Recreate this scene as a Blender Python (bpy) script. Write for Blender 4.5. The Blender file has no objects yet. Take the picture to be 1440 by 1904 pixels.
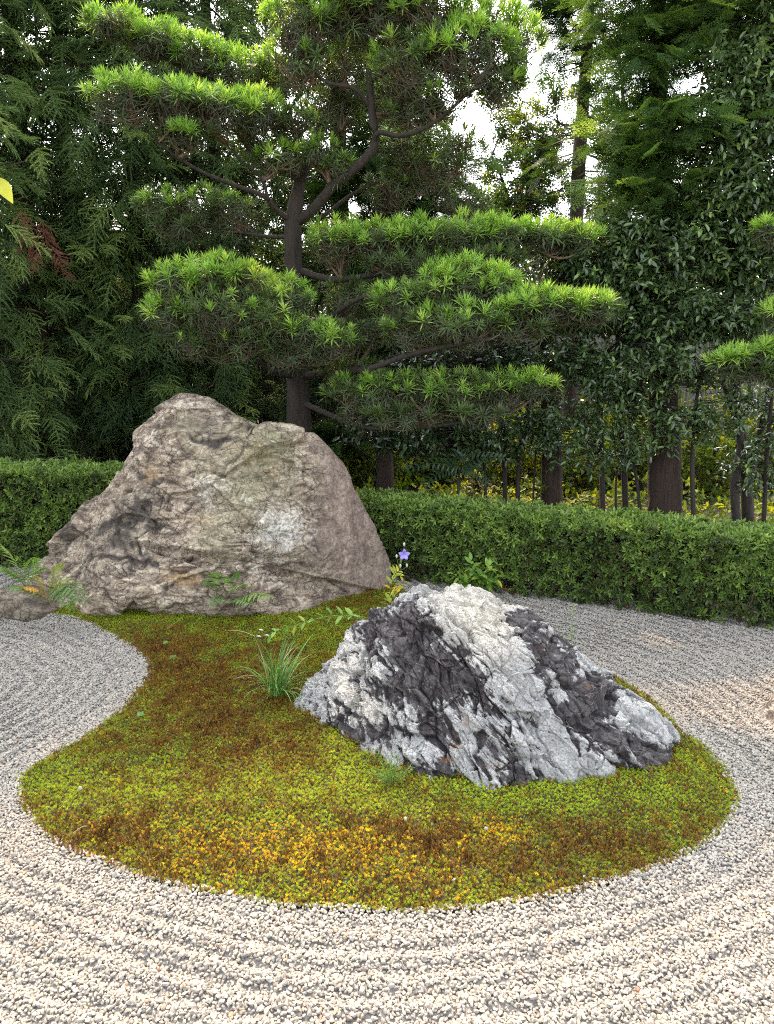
import bpy, math, random
import numpy as np
from mathutils import Matrix, Vector

rng = np.random.default_rng(7)
random.seed(7)
S = bpy.context.scene
COL = S.collection

# ------------------------------------------------------------------ camera
H = 1.87                      # eye height
F = 1430.0                    # focal length in photo pixels (photo 1440 x 1904)
PITCH = math.radians(12.3)
cam_data = bpy.data.cameras.new('camera')
cam = bpy.data.objects.new('camera', cam_data)
COL.objects.link(cam)
cam.location = (0, 0, H)
cam.rotation_euler = (math.pi / 2 - PITCH, 0, 0)
cam_data.sensor_fit = 'VERTICAL'
cam_data.sensor_height = 36.0
cam_data.lens = 36.0 * F / 1904.0
cam_data.clip_start = 0.05
cam_data.clip_end = 900
S.camera = cam

# ------------------------------------------------------------------ sky, sun, exposure
SUN_EL = math.radians(50)
SUN_AZ = math.radians(-14)    # measured from straight ahead (+Y), negative = to the left
world = bpy.data.worlds.new('World')
S.world = world
world.use_nodes = True
wn = world.node_tree
sky = wn.nodes.new('ShaderNodeTexSky')
sky.sky_type = 'NISHITA'
sky.sun_disc = False
sky.sun_elevation = SUN_EL
sky.sun_rotation = SUN_AZ
sky.air_density = 1.0
sky.dust_density = 4.0
sky.ozone_density = 1.0
bg = wn.nodes['Background']
hsv = wn.nodes.new('ShaderNodeHueSaturation')      # thin high haze: a paler sky
hsv.inputs['Saturation'].default_value = 0.32
wn.links.new(sky.outputs[0], hsv.inputs['Color'])
wn.links.new(hsv.outputs[0], bg.inputs['Color'])
bg.inputs['Strength'].default_value = 0.15
sun_data = bpy.data.lights.new('sun', 'SUN')
sun_data.energy = 1.5
sun_data.angle = math.radians(2.0)
sun_data.color = (1.0, 0.64, 0.32)
sun = bpy.data.objects.new('sun', sun_data)
COL.objects.link(sun)
to_sun = Vector((math.sin(SUN_AZ) * math.cos(SUN_EL), math.cos(SUN_AZ) * math.cos(SUN_EL), math.sin(SUN_EL)))
sun.rotation_euler = to_sun.to_track_quat('Z', 'Y').to_euler()
sun.location = to_sun * 40
vs = S.view_settings
vs.view_transform = 'Standard'
vs.look = 'None'
vs.gamma = 1.0
vs.use_curve_mapping = False
vs.exposure = 2.6
S.render.engine = 'CYCLES'
S.cycles.max_bounces = 6
S.cycles.diffuse_bounces = 4
S.cycles.glossy_bounces = 2
S.cycles.transmission_bounces = 4
S.cycles.use_denoising = False
S.cycles.filter_width = 1.1
S.cycles.sample_clamp_indirect = 4.0

# ------------------------------------------------------------------ picture <-> place
CP, SP = math.cos(PITCH), math.sin(PITCH)

def at(px, py, Y):
    u, v = (px - 720) / F, (952 - py) / F
    dy = CP + v * SP
    t = Y / dy
    return np.array((u * t, Y, H + (-SP + v * CP) * t))

def gnd(px, py, z=0.0):
    u, v = (px - 720) / F, (952 - py) / F
    dz = -SP + v * CP
    t = (z - H) / dz
    return np.array((u * t, (CP + v * SP) * t, z))

def proj(P):
    P = np.asarray(P, float)
    x, y, z = P[..., 0], P[..., 1], P[..., 2] - H
    d = y * CP - z * SP
    v = y * SP + z * CP
    d = np.maximum(d, 1e-3)
    return 720 + F * x / d, 952 - F * v / d, d

# ------------------------------------------------------------------ noise (gradient noise on arrays)
_perm = np.random.default_rng(3).permutation(256)
_perm = np.concatenate([_perm, _perm, _perm])
_g = np.random.default_rng(4).normal(size=(256, 3))
_g /= np.linalg.norm(_g, axis=1)[:, None]

def noise(P, f=1.0, off=0.0):
    Q = np.asarray(P, float) * f + off
    I = np.floor(Q).astype(int)
    R = Q - I
    I &= 255
    W = R * R * R * (R * (R * 6 - 15) + 10)
    out = np.zeros(len(Q))
    for dx in (0, 1):
        for dy in (0, 1):
            for dz in (0, 1):
                h = _perm[_perm[_perm[I[:, 0] + dx] + I[:, 1] + dy] + I[:, 2] + dz]
                g = _g[h]
                d = g[:, 0] * (R[:, 0] - dx) + g[:, 1] * (R[:, 1] - dy) + g[:, 2] * (R[:, 2] - dz)
                w = (W[:, 0] if dx else 1 - W[:, 0]) * (W[:, 1] if dy else 1 - W[:, 1]) * (W[:, 2] if dz else 1 - W[:, 2])
                out += d * w
    return out * 1.6

def fbm(P, f=1.0, oct=4, off=0.0, gain=0.5):
    a, s, out = 1.0, 0.0, 0.0
    for k in range(oct):
        out = out + a * noise(P, f, off + 17.3 * k)
        s += a
        a *= gain
        f *= 2.03
    return out / s

def cells(P, f, off=0.0):
    """distance to nearest / second nearest feature point, and a random value of the nearest cell"""
    Q = np.asarray(P, float) * f + off
    I = np.floor(Q).astype(int)
    R = Q - I
    f1 = np.full(len(Q), 9.0); f2 = np.full(len(Q), 9.0); cid = np.zeros(len(Q))
    for dx in (-1, 0, 1):
        for dy in (-1, 0, 1):
            for dz in (-1, 0, 1):
                J = (I + (dx, dy, dz)) & 255
                h = _perm[_perm[_perm[J[:, 0]] + J[:, 1]] + J[:, 2]]
                o = np.stack([(_perm[h] / 255.), (_perm[h + 31] / 255.), (_perm[h + 77] / 255.)], 1)
                d = np.linalg.norm(o + (dx, dy, dz) - R, axis=1)
                m = d < f1
                f2 = np.where(m, f1, np.minimum(f2, d))
                cid = np.where(m, _perm[h + 11] / 255., cid)
                f1 = np.where(m, d, f1)
    return f1, f2, cid

def facets(P, f, off=0.0, slope=0.8):
    """broken-stone relief: every cell is a tilted flat chip at its own level"""
    Q = np.asarray(P, float) * f + off
    I = np.floor(Q).astype(int)
    R = Q - I
    f1 = np.full(len(Q), 9.0); f2 = np.full(len(Q), 9.0); out = np.zeros(len(Q)); cid = np.zeros(len(Q))
    for dx in (-1, 0, 1):
        for dy in (-1, 0, 1):
            for dz in (-1, 0, 1):
                J = (I + (dx, dy, dz)) & 255
                h = _perm[_perm[_perm[J[:, 0]] + J[:, 1]] + J[:, 2]]
                v = np.stack([(_perm[h] / 255.), (_perm[h + 31] / 255.), (_perm[h + 77] / 255.)], 1) + (dx, dy, dz) - R
                d = np.linalg.norm(v, axis=1)
                m = d < f1
                hh = (_perm[h + 11] / 255. - 0.5) + slope * (v * _g[(h + 90) & 255]).sum(1)
                f2 = np.where(m, f1, np.minimum(f2, d))
                out = np.where(m, hh, out)
                cid = np.where(m, _perm[h + 11] / 255., cid)
                f1 = np.where(m, d, f1)
    return out, f2 - f1, cid

def sstep(a, b, x):
    t = np.clip((x - a) / (b - a), 0, 1)
    return t * t * (3 - 2 * t)

# ------------------------------------------------------------------ object helpers
def link(o, parent=None):
    COL.objects.link(o)
    if parent is not None:
        o.parent = parent
    return o

def tag(o, label=None, cat=None, group=None, kind=None):
    if label: o['label'] = label
    if cat: o['category'] = cat
    if group: o['group'] = group
    if kind: o['kind'] = kind
    return o

def thing(name, label, cat, loc=(0, 0, 0), group=None):
    o = bpy.data.objects.new(name, None)
    o.empty_display_size = 0.1
    COL.objects.link(o)
    o.location = tuple(float(c) for c in loc)
    return tag(o, label, cat, group)

def mesh_np(name, V, faces, mat=None, attrs=None, smooth=False):
    """faces: list of int arrays (n,3) or (n,4)"""
    V = np.asarray(V, np.float32)
    me = bpy.data.meshes.new(name)
    faces = [np.asarray(f, np.int32) for f in faces if len(f)]
    me.vertices.add(len(V))
    me.vertices.foreach_set('co', V.ravel())
    if faces:
        loops = np.concatenate([f.ravel() for f in faces])
        tot = np.concatenate([np.full(len(f), f.shape[1], np.int32) for f in faces])
        start = np.concatenate([[0], np.cumsum(tot)[:-1]]).astype(np.int32)
        me.loops.add(len(loops))
        me.loops.foreach_set('vertex_index', loops)
        me.polygons.add(len(tot))
        me.polygons.foreach_set('loop_start', start)
        me.polygons.foreach_set('loop_total', tot)
        me.polygons.foreach_set('use_smooth', np.full(len(tot), smooth, bool))
    for k, a in (attrs or {}).items():
        a = np.asarray(a)
        if a.ndim == 2:
            at_ = me.attributes.new(k, 'FLOAT_VECTOR', 'POINT')
            at_.data.foreach_set('vector', a.astype(np.float32).ravel())
        elif a.dtype.kind == 'i':
            at_ = me.attributes.new(k, 'INT', 'POINT')
            at_.data.foreach_set('value', a.astype(np.int32))
        else:
            at_ = me.attributes.new(k, 'FLOAT', 'POINT')
            at_.data.foreach_set('value', a.astype(np.float32))
    me.update()
    if faces: me.validate()
    if mat is not None: me.materials.append(mat)
    return me

def obj_np(name, V, faces, mat, parent=None, attrs=None, smooth=False, loc=None):
    """V in world space; the object is placed so that it sits right under its parent"""
    V = np.asarray(V, float)
    base = np.array(parent.location) if parent is not None else np.zeros(3)
    if parent is not None and parent.parent is not None:
        base = base + np.array(parent.parent.location)
    o = bpy.data.objects.new(name, mesh_np(name, V - base, faces, mat, attrs, smooth))
    return link(o, parent)

class MB:
    """collects shapes, links them as ONE mesh"""
    def __init__(self):
        self.V, self.F3, self.F4, self.n = [], [], [], 0
    def add(self, V, f3=None, f4=None):
        V = np.asarray(V, float)
        self.V.append(V)
        if f3 is not None and len(f3): self.F3.append(np.asarray(f3) + self.n)
        if f4 is not None and len(f4): self.F4.append(np.asarray(f4) + self.n)
        self.n += len(V)
    def arrays(self):
        V = np.concatenate(self.V) if self.V else np.zeros((0, 3))
        f = []
        if self.F3: f.append(np.concatenate(self.F3))
        if self.F4: f.append(np.concatenate(self.F4))
        return V, f
    def mesh(self, name, mat, smooth=False):
        V, f = self.arrays()
        return mesh_np(name, V, f, mat, None, smooth)
    def build(self, name, mat, parent=None, smooth=False):
        V, f = self.arrays()
        return obj_np(name, V, f, mat, parent, None, smooth)

def spline(P, n):
    """Catmull-Rom through the rows of P (any number of columns)"""
    P = np.asarray(P, float)
    P = np.concatenate([[2 * P[0] - P[1]], P, [2 * P[-1] - P[-2]]])
    t = np.linspace(0, len(P) - 3 - 1e-6, n)
    i = t.astype(int); u = (t - i)[:, None]
    a, b, c, d = P[i], P[i + 1], P[i + 2], P[i + 3]
    return 0.5 * (2 * b + (c - a) * u + (2 * a - 5 * b + 4 * c - d) * u ** 2 + (3 * b - a - 3 * c + d) * u ** 3)

def tube(path, rad, sides=8, bump=0.0):
    path = np.asarray(path, float); rad = np.asarray(rad, float)
    n = len(path)
    T = np.gradient(path, axis=0)
    T /= np.linalg.norm(T, axis=1)[:, None] + 1e-9
    ref = np.array((0.31, 0.9, 0.2)) if abs(T[0][2]) > 0.8 else np.array((0, 0, 1.0))
    A = np.cross(T, ref); A /= np.linalg.norm(A, axis=1)[:, None] + 1e-9
    B = np.cross(T, A)
    th = np.linspace(0, 2 * math.pi, sides, endpoint=False)
    R = rad[:, None] * np.ones(sides)
    if bump:
        R = R * (1 + bump * rng.normal(size=(1, sides)) * 0.6 + bump * rng.normal(size=R.shape) * 0.6)
    V = path[:, None, :] + R[..., None] * (np.cos(th)[None, :, None] * A[:, None, :] + np.sin(th)[None, :, None] * B[:, None, :])
    V = V.reshape(-1, 3)
    i = np.arange(n - 1)[:, None] * sides
    j = np.arange(sides)[None, :]
    k = (j + 1) % sides
    f4 = np.stack([i + j, i + k, i + sides + k, i + sides + j], -1).reshape(-1, 4)
    e = np.arange(1, sides - 1)
    b = (n - 1) * sides
    f3 = np.concatenate([np.stack([np.zeros_like(e), e + 1, e], 1), np.stack([b + np.zeros_like(e), b + e, b + e + 1], 1)])
    return V, f3, f4

def twigs(A, B, r0, r1, bend=0.15, seg=3):
    """many thin three-sided twigs A -> B at once"""
    A = np.asarray(A, float); B = np.asarray(B, float)
    n = len(A)
    L = np.linalg.norm(B - A, axis=1)
    off = rng.normal(size=(n, 3)) * bend * L[:, None] * 0.6
    off[:, 2] -= 0.35 * bend * L
    t = np.linspace(0, 1, seg + 1)
    C = A[:, None] + (B - A)[:, None] * t[None, :, None] + off[:, None] * (4 * t * (1 - t))[None, :, None] * 0.5
    D = (B - A) / (L[:, None] + 1e-9)
    X = np.cross(D, rng.normal(size=(n, 3))); X /= np.linalg.norm(X, axis=1)[:, None] + 1e-9
    Yv = np.cross(D, X)
    th = np.arange(3) * 2 * math.pi / 3
    ring = X[:, None] * np.cos(th)[None, :, None] + Yv[:, None] * np.sin(th)[None, :, None]
    r = (np.asarray(r0) * np.ones(n))[:, None] + ((np.asarray(r1) - np.asarray(r0)) * np.ones(n))[:, None] * t[None]
    V = (C[:, :, None] + ring[:, None] * r[:, :, None, None]).reshape(-1, 3)
    base = (np.arange(n) * 3 * (seg + 1))[:, None, None]
    i = (np.arange(seg) * 3)[None, :, None]
    j = np.arange(3)[None, None, :]
    k = (j + 1) % 3
    f4 = np.stack(np.broadcast_arrays(base + i + j, base + i + k, base + i + 3 + k, base + i + 3 + j), -1).reshape(-1, 4)
    return V, None, f4

def unit(v):
    v = np.asarray(v, float)
    return v / (np.linalg.norm(v, axis=-1, keepdims=True) + 1e-9)

def frames(Z, spin=None, Xhint=None):
    """rotation matrices whose third column is Z (or whose first column is as near Xhint as can be)"""
    Z = unit(Z)
    n = len(Z)
    if Xhint is None:
        r = rng.normal(size=(n, 3))
    else:
        r = np.asarray(Xhint, float)
    X = unit(r - (r * Z).sum(1)[:, None] * Z)
    Yv = np.cross(Z, X)
    return np.stack([X, Yv, Z], -1)

def eulers(R):
    b = -np.arcsin(np.clip(R[:, 2, 0], -1, 1))
    a = np.arctan2(R[:, 2, 1], R[:, 2, 2])
    c = np.arctan2(R[:, 1, 0], R[:, 0, 0])
    return np.stack([a, b, c], 1)

def scatter(name, templates, P, R, scl, tint, parent=None, idx=None):
    """P,R,scl,tint arrays -> one stuff object that draws a template mesh at each point"""
    P = np.asarray(P, float)
    n = len(P)
    base = np.zeros(3)
    q = parent
    while q is not None:
        base = base + np.array(q.location); q = q.parent
    if idx is None: idx = rng.integers(0, len(templates), n)
    scl = np.asarray(scl) * np.ones(n)
    tint = np.asarray(tint) * np.ones(n)
    me = mesh_np(name, P - base, [], None, dict(rot=eulers(R), scl=scl, tint=tint, pick=np.asarray(idx).astype(np.int32)))
    o = link(bpy.data.objects.new(name, me), parent)
    o['kind'] = 'stuff'
    ng = bpy.data.node_groups.new(name + '_nodes', 'GeometryNodeTree')
    ng.interface.new_socket('Geometry', in_out='INPUT', socket_type='NodeSocketGeometry')
    ng.interface.new_socket('Geometry', in_out='OUTPUT', socket_type='NodeSocketGeometry')
    N = ng.nodes
    gi, go = N.new('NodeGroupInput'), N.new('NodeGroupOutput')
    iop = N.new('GeometryNodeInstanceOnPoints')
    join = N.new('GeometryNodeJoinGeometry')
    for t in reversed(list(templates)):      # a join lists its newest link first
        src = bpy.data.objects.get('source_' + t.name)
        if src is None:
            src = bpy.data.objects.new('source_' + t.name, t)
        oi = N.new('GeometryNodeObjectInfo')
        oi.inputs['Object'].default_value = src
        g2i = N.new('GeometryNodeGeometryToInstance')
        ng.links.new(oi.outputs['Geometry'], g2i.inputs[0])
        ng.links.new(g2i.outputs[0], join.inputs[0])
    def named(k, ty):
        a = N.new('GeometryNodeInputNamedAttribute')
        a.data_type = ty
        a.inputs['Name'].default_value = k
        return a.outputs[0]
    ng.links.new(gi.outputs[0], iop.inputs['Points'])
    ng.links.new(join.outputs[0], iop.inputs['Instance'])
    iop.inputs['Pick Instance'].default_value = True
    ng.links.new(named('pick', 'INT'), iop.inputs['Instance Index'])
    ng.links.new(named('rot', 'FLOAT_VECTOR'), iop.inputs['Rotation'])
    ng.links.new(named('scl', 'FLOAT'), iop.inputs['Scale'])
    ng.links.new(iop.outputs[0], go.inputs[0])
    m = o.modifiers.new('scatter', 'NODES')
    m.node_group = ng
    return o

def nearest_pieces(P, n, cell=14.0, lim=(0, 1440, 0, 1904), size=None):
    """indices of the pieces that show largest: front-most in each small cell of the picture, nearest first"""
    px, py, d = proj(P)
    ok = (px > lim[0]) & (px < lim[1]) & (py > lim[2]) & (py < lim[3]) & (P[:, 1] > 0.3)
    order = np.argsort(np.where(ok, d, 1e9))
    seen, first, rest = set(), [], []
    for i in order:
        if not ok[i]: break
        k = (int(px[i] // cell), int(py[i] // cell))
        (rest if k in seen else first).append(i)
        seen.add(k)
    return np.array((first + rest)[:n], int)

def pieces(name, templates, P, R, scl, tint, idx, parent):
    """the same pieces as real objects, parts of PARENT, sharing mesh data"""
    base = np.zeros(3)
    q = parent
    while q is not None:
        base = base + np.array(q.location); q = q.parent
    scl = np.asarray(scl) * np.ones(len(P)); tint = np.asarray(tint) * np.ones(len(P))
    proto = None
    for p, r, s, t, i in zip(P, R, scl, tint, idx):
        if proto is None:
            o = proto = bpy.data.objects.new(name, templates[i])
        else:
            o = proto.copy(); o.data = templates[i]
        COL.objects.link(o)
        o.parent = parent
        M = Matrix(r.tolist()).to_4x4() @ Matrix.Scale(float(s), 4)
        M.translation = Vector((p - base).tolist())
        o.matrix_local = M
        o['tint'] = float(t)

def leafage(parent, piece, templates, P, R, scl, tint, n=300, stuff='foliage', cell=14.0, idx=None):
    """the N largest-looking pieces as parts, the rest as one part of kind stuff"""
    P = np.asarray(P, float)
    scl = np.asarray(scl) * np.ones(len(P)); tint = np.asarray(tint) * np.ones(len(P))
    if idx is None: idx = rng.integers(0, len(templates), len(P))
    sel = nearest_pieces(P, n, cell) if n else np.array([], int)
    m = np.ones(len(P), bool); m[sel] = False
    if len(sel): pieces(piece, templates, P[sel], R[sel], scl[sel], tint[sel], idx[sel], parent)
    if m.any(): scatter(stuff, templates, P[m], R[m], scl[m], tint[m], parent, idx[m])

# ------------------------------------------------------------------ materials
def new_mat(name):
    m = bpy.data.materials.new(name)
    m.use_nodes = True
    nt = m.node_tree
    b = nt.nodes['Principled BSDF']
    return m, nt, b

def N_(nt, ty, **kw):
    n = nt.nodes.new(ty)
    for k, v in kw.items():
        if k in n.inputs: n.inputs[k].default_value = v
        else: setattr(n, k, v)
    return n

def ramp(nt, fac, stops, interp='LINEAR'):
    r = nt.nodes.new('ShaderNodeValToRGB')
    r.color_ramp.interpolation = interp
    e = r.color_ramp.elements
    while len(e) > 1: e.remove(e[-1])
    for k, (p, c) in enumerate(stops):
        x = e[0] if k == 0 else e.new(p)
        x.position = p
        x.color = (*c, 1) if not np.isscalar(c) else (c, c, c, 1)
    nt.links.new(fac, r.inputs[0])
    return r.outputs[0]

def nz(nt, scale, detail=4, rough=0.55, dist=0.0, vec=None):
    n = N_(nt, 'ShaderNodeTexNoise', Scale=scale, Detail=detail, Roughness=rough, Distortion=dist)
    if vec is not None: nt.links.new(vec, n.inputs['Vector'])
    return n.outputs['Fac']

def attr(nt, name, ty='GEOMETRY'):
    a = nt.nodes.new('ShaderNodeAttribute')
    a.attribute_name = name
    a.attribute_type = ty
    return a.outputs['Fac']

def mix(nt, fac, a, b, blend='MIX'):
    m = nt.nodes.new('ShaderNodeMix')
    m.data_type = 'RGBA'
    m.blend_type = blend
    for k, v in ((0, fac), (6, a), (7, b)):
        sock = m.inputs[k]
        if isinstance(v, bpy.types.NodeSocket): nt.links.new(v, sock)
        elif k == 0: sock.default_value = v
        elif np.isscalar(v): sock.default_value = (v, v, v, 1)
        else: sock.default_value = (*v, 1)
    return m.outputs[2]

def math_(nt, op, a, b=None, clamp=False):
    m = nt.nodes.new('ShaderNodeMath')
    m.operation = op
    m.use_clamp = clamp
    for k, v in enumerate((a, b)):
        if v is None: continue
        if isinstance(v, bpy.types.NodeSocket): nt.links.new(v, m.inputs[k])
        else: m.inputs[k].default_value = v
    return m.outputs[0]

def bump(nt, b, h, strength=0.4, dist=0.01):
    n = N_(nt, 'ShaderNodeBump', Strength=strength, Distance=dist)
    nt.links.new(h, n.inputs['Height'])
    nt.links.new(n.outputs[0], b.inputs['Normal'])

def leaf_mat(name, stops, rough=0.45, transl=0.35, spec=0.35, warm=(1.25, 1.25, 0.55)):
    m, nt, b = new_mat(name)
    t = attr(nt, 'tint', 'INSTANCER')
    c = ramp(nt, t, stops)
    g = N_(nt, 'ShaderNodeNewGeometry')
    v = nz(nt, 14.0, 2, vec=g.outputs['Position'])
    c = mix(nt, 0.55, c, ramp(nt, v, [(0.3, 0.55), (0.7, 1.3)]), 'MULTIPLY')
    nt.links.new(c, b.inputs['Base Color'])
    b.inputs['Roughness'].default_value = rough
    b.inputs['Specular IOR Level'].default_value = spec
    if transl:
        tr = nt.nodes.new('ShaderNodeBsdfTranslucent')
        nt.links.new(mix(nt, 1.0, c, warm, 'MULTIPLY'), tr.inputs[0])
        ms = nt.nodes.new('ShaderNodeMixShader')
        ms.inputs[0].default_value = transl
        nt.links.new(b.outputs[0], ms.inputs[1]); nt.links.new(tr.outputs[0], ms.inputs[2])
        nt.links.new(ms.outputs[0], nt.nodes['Material Output'].inputs['Surface'])
    return m

def bark_mat(name, dark, light, sx=22, sz=3, moss=None):
    m, nt, b = new_mat(name)
    g = N_(nt, 'ShaderNodeNewGeometry')
    mp = N_(nt, 'ShaderNodeMapping', Scale=(sx, sx, sz))
    nt.links.new(g.outputs['Position'], mp.inputs[0])
    n = nz(nt, 1.6, 6, 0.65, 0.4, mp.outputs[0])
    c = ramp(nt, n, [(0.3, dark), (0.68, light)])
    if moss:
        c = mix(nt, ramp(nt, nz(nt, 3.0, 4, vec=g.outputs['Position']), [(0.52, 0.0), (0.7, 0.7)]), c, moss)
    nt.links.new(c, b.inputs['Base Color'])
    b.inputs['Roughness'].default_value = 0.9
    bump(nt, b, n, 0.8, 0.015)
    return m

def flat_mat(name, c1, c2, scale=8, rough=0.8, bumpd=0.004):
    m, nt, b = new_mat(name)
    g = N_(nt, 'ShaderNodeNewGeometry')
    n = nz(nt, scale, 5, 0.6, vec=g.outputs['Position'])
    nt.links.new(ramp(nt, n, [(0.3, c1), (0.7, c2)]), b.inputs['Base Color'])
    b.inputs['Roughness'].default_value = rough
    if bumpd: bump(nt, b, n, 0.5, bumpd)
    return m

# ------------------------------------------------------------------ leaf templates
def leaf_strip(L, W, segs=4, droop=0.15, fold=0.25, prof=0.8):
    """a lance-shaped leaf along +X, folded on its midrib"""
    t = np.linspace(0, 1, segs + 1)
    w = W * np.sin(np.pi * np.clip(t, 0.03, 1) ** prof) * 0.5
    w[-1] = 0
    x = L * t
    z = -droop * L * t ** 2
    V, F4, F3 = [], [], []
    for i in range(segs + 1):
        V += [(x[i], -w[i], z[i] + fold * w[i]), (x[i], 0, z[i]), (x[i], w[i], z[i] + fold * w[i])]
    for i in range(segs):
        a = 3 * i
        F4 += [(a, a + 3, a + 4, a + 1), (a + 1, a + 4, a + 5, a + 2)]
    return np.array(V), None, np.array(F4)

def simple_leaf(L, W, droop=0.12, fold=0.3):
    """6-triangle leaf along +X"""
    V = np.array([(0, 0, 0), (0.3 * L, -0.42 * W, 0.42 * W * fold), (0.3 * L, 0, -0.02 * L), (0.3 * L, 0.42 * W, 0.42 * W * fold),
                  (0.68 * L, -0.38 * W, 0.36 * W * fold - droop * 0.4 * L), (0.68 * L, 0, -droop * 0.45 * L), (0.68 * L, 0.38 * W, 0.36 * W * fold - droop * 0.4 * L), (L, 0, -droop * L)])
    f3 = [(0, 1, 2), (0, 2, 3), (4, 7, 5), (5, 7, 6)]
    f4 = [(1, 4, 5, 2), (2, 5, 6, 3)]
    return V, np.array(f3), np.array(f4)

def place(V, R, p, s=1.0):
    return (np.asarray(V) * s) @ np.asarray(R).T + p

def rot_to(xdir, up=(0, 0, 1)):
    X = unit(np.array(xdir, float))
    Z = np.array(up, float) - np.dot(up, X) * X
    if np.linalg.norm(Z) < 1e-3: Z = np.array((0.3, 0.7, 0.1)) - np.dot((0.3, 0.7, 0.1), X) * X
    Z = unit(Z)
    return np.stack([X, np.cross(Z, X), Z], -1)

def ang(az, el):
    return np.array((math.cos(az) * math.cos(el), math.sin(az) * math.cos(el), math.sin(el)))

def tuft_mesh(name, mat, n, L, W, el0, el1, seed, droop=0.12, stem=0.03):
    r = random.Random(seed)
    mb = MB()
    for k in range(n):
        q = k / n
        el = math.radians(el0 + (el1 - el0) * q + r.uniform(-8, 8))
        az = k * 2.39996 + r.uniform(-.25, .25)
        l = L * r.uniform(0.78, 1.08) * (1 - 0.25 * q)
        V, a, b = leaf_strip(l, W, 2, droop * r.uniform(0.4, 1.5), 0.3, 0.62)
        d = ang(az, el)
        mb.add(place(V, rot_to(d), np.array((0, 0, stem * (q - 0.6)))), a, b)
    return mb.mesh(name, mat)

# ================================================================== LARGE STRUCTURE
# ------------------------------------------------------------------ outline of the moss island
moss_px = [(45, 1137), (100, 1147), (150, 1156), (200, 1180), (245, 1206), (270, 1226), (277, 1247), (266, 1277), (240, 1310), (200, 1345),
           (140, 1385), (80, 1420), (42, 1450), (35, 1482), (55, 1520), (82, 1555), (122, 1580), (200, 1611), (290, 1641), (365, 1660), (430, 1672), (480, 1683),
           (560, 1692), (640, 1697), (720, 1700), (800, 1699), (930, 1689), (1050, 1666), (1150, 1641), (1260, 1601), (1330, 1560), (1365, 1512),
           (1370, 1480), (1350, 1440), (1312, 1396), (1268, 1365)]
moss_out = [gnd(x, y)[:2] for x, y in moss_px]
moss_out += [gnd(1190, 1290)[:2], gnd(1050, 1225)[:2], gnd(900, 1180)[:2], gnd(790, 1150)[:2], np.array((0.15, 5.6)), np.array((-0.3, 6.3)),
             np.array((-1.6, 6.4)), np.array((-2.6, 6.0)), np.array((-2.75, 5.5))]
moss_out = np.array(moss_out)
_c = np.concatenate([moss_out[-2:], moss_out, moss_out[:2]])
MOSS = spline(_c, 420)
MOSS = MOSS[int(420 * 2 / (len(_c) - 1)):int(420 * (len(_c) - 3) / (len(_c) - 1)) + 4]

MOSS = MOSS + 0.009 * np.stack([noise(np.c_[MOSS, 0 * MOSS[:, 0]], 9.0, 3), noise(np.c_[MOSS, 0 * MOSS[:, 0]], 9.0, 60)], 1)

def inside(P, poly):
    x, y = P[:, 0], P[:, 1]
    res = np.zeros(len(P), bool)
    j = len(poly) - 1
    for i in range(len(poly)):
        xi, yi = poly[i]; xj, yj = poly[j]
        c = ((yi > y) != (yj > y)) & (x < (xj - xi) * (y - yi) / (yj - yi + 1e-12) + xi)
        res ^= c
        j = i
    return res

def poly_dist(P, poly):
    out = np.full(len(P), 1e9)
    Q = np.roll(poly, -1, 0)
    for a, b in zip(poly, Q):
        ab = b - a
        t = np.clip(((P - a) @ ab) / (ab @ ab + 1e-12), 0, 1)
        d = P - a - t[:, None] * ab
        out = np.minimum(out, d[:, 0] ** 2 + d[:, 1] ** 2)
    return np.sqrt(out)

def moss_h(xy, d=None):
    if d is None: d = poly_dist(xy, MOSS)
    P3 = np.c_[xy, np.zeros(len(xy))]
    return 0.022 + 0.055 * (1 - np.exp(-d / 0.22)) + 0.020 * noise(P3, 2.6) * np.clip(d / 0.2, 0, 1) + 0.011 * noise(P3, 7.0) * np.clip(d / 0.1, 0.3, 1)

def gravel_h(xy, d=None):
    if d is None: d = poly_dist(xy, MOSS)
    P3 = np.c_[xy, np.zeros(len(xy))]
    w = d + 0.03 * noise(P3, 1.1) + 0.006 * noise(P3, 5.0)
    s = np.sin(2 * math.pi * w / 0.088)
    near = sstep(0.05, 0.16, d) * (1 - 0.55 * sstep(0.9, 2.2, d))
    near = near * (0.75 + 0.8 * np.clip(noise(P3, 2.2, 77) + 0.4, 0, 1))
    return 0.0080 * near * s + 0.0035 * noise(P3, 16.0, 5) + 0.005 * noise(P3, 6.0) + 0.020 * np.exp(-d / 0.05)

# hedge line on the ground (front foot), left to right
HA, HB = np.array((-0.42, 6.21)), np.array((3.9, 4.24))
HD = unit(HB - HA); HN = np.array((-HD[1], HD[0]))      # HN points away from the camera
HEDGE_W, HEDGE_H = 0.46, 0.60

def behind(xy):
    """how far a ground point lies behind the front foot of the two hedges"""
    return np.where(xy[:, 0] < -0.42, xy[:, 1] - 6.25, (xy - HA) @ HN)

# ------------------------------------------------------------------ ground
soil = flat_mat('dark garden soil', (0.02, 0.016, 0.010), (0.06, 0.042, 0.024), 9, 0.95, 0.02)
g = 300
o = obj_np('ground', [(-g, -40, -0.05), (g, -40, -0.05), (g, 500, -0.05), (-g, 500, -0.05)], [[(0, 1, 2, 3)]], soil)
tag(o, kind='structure')
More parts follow.
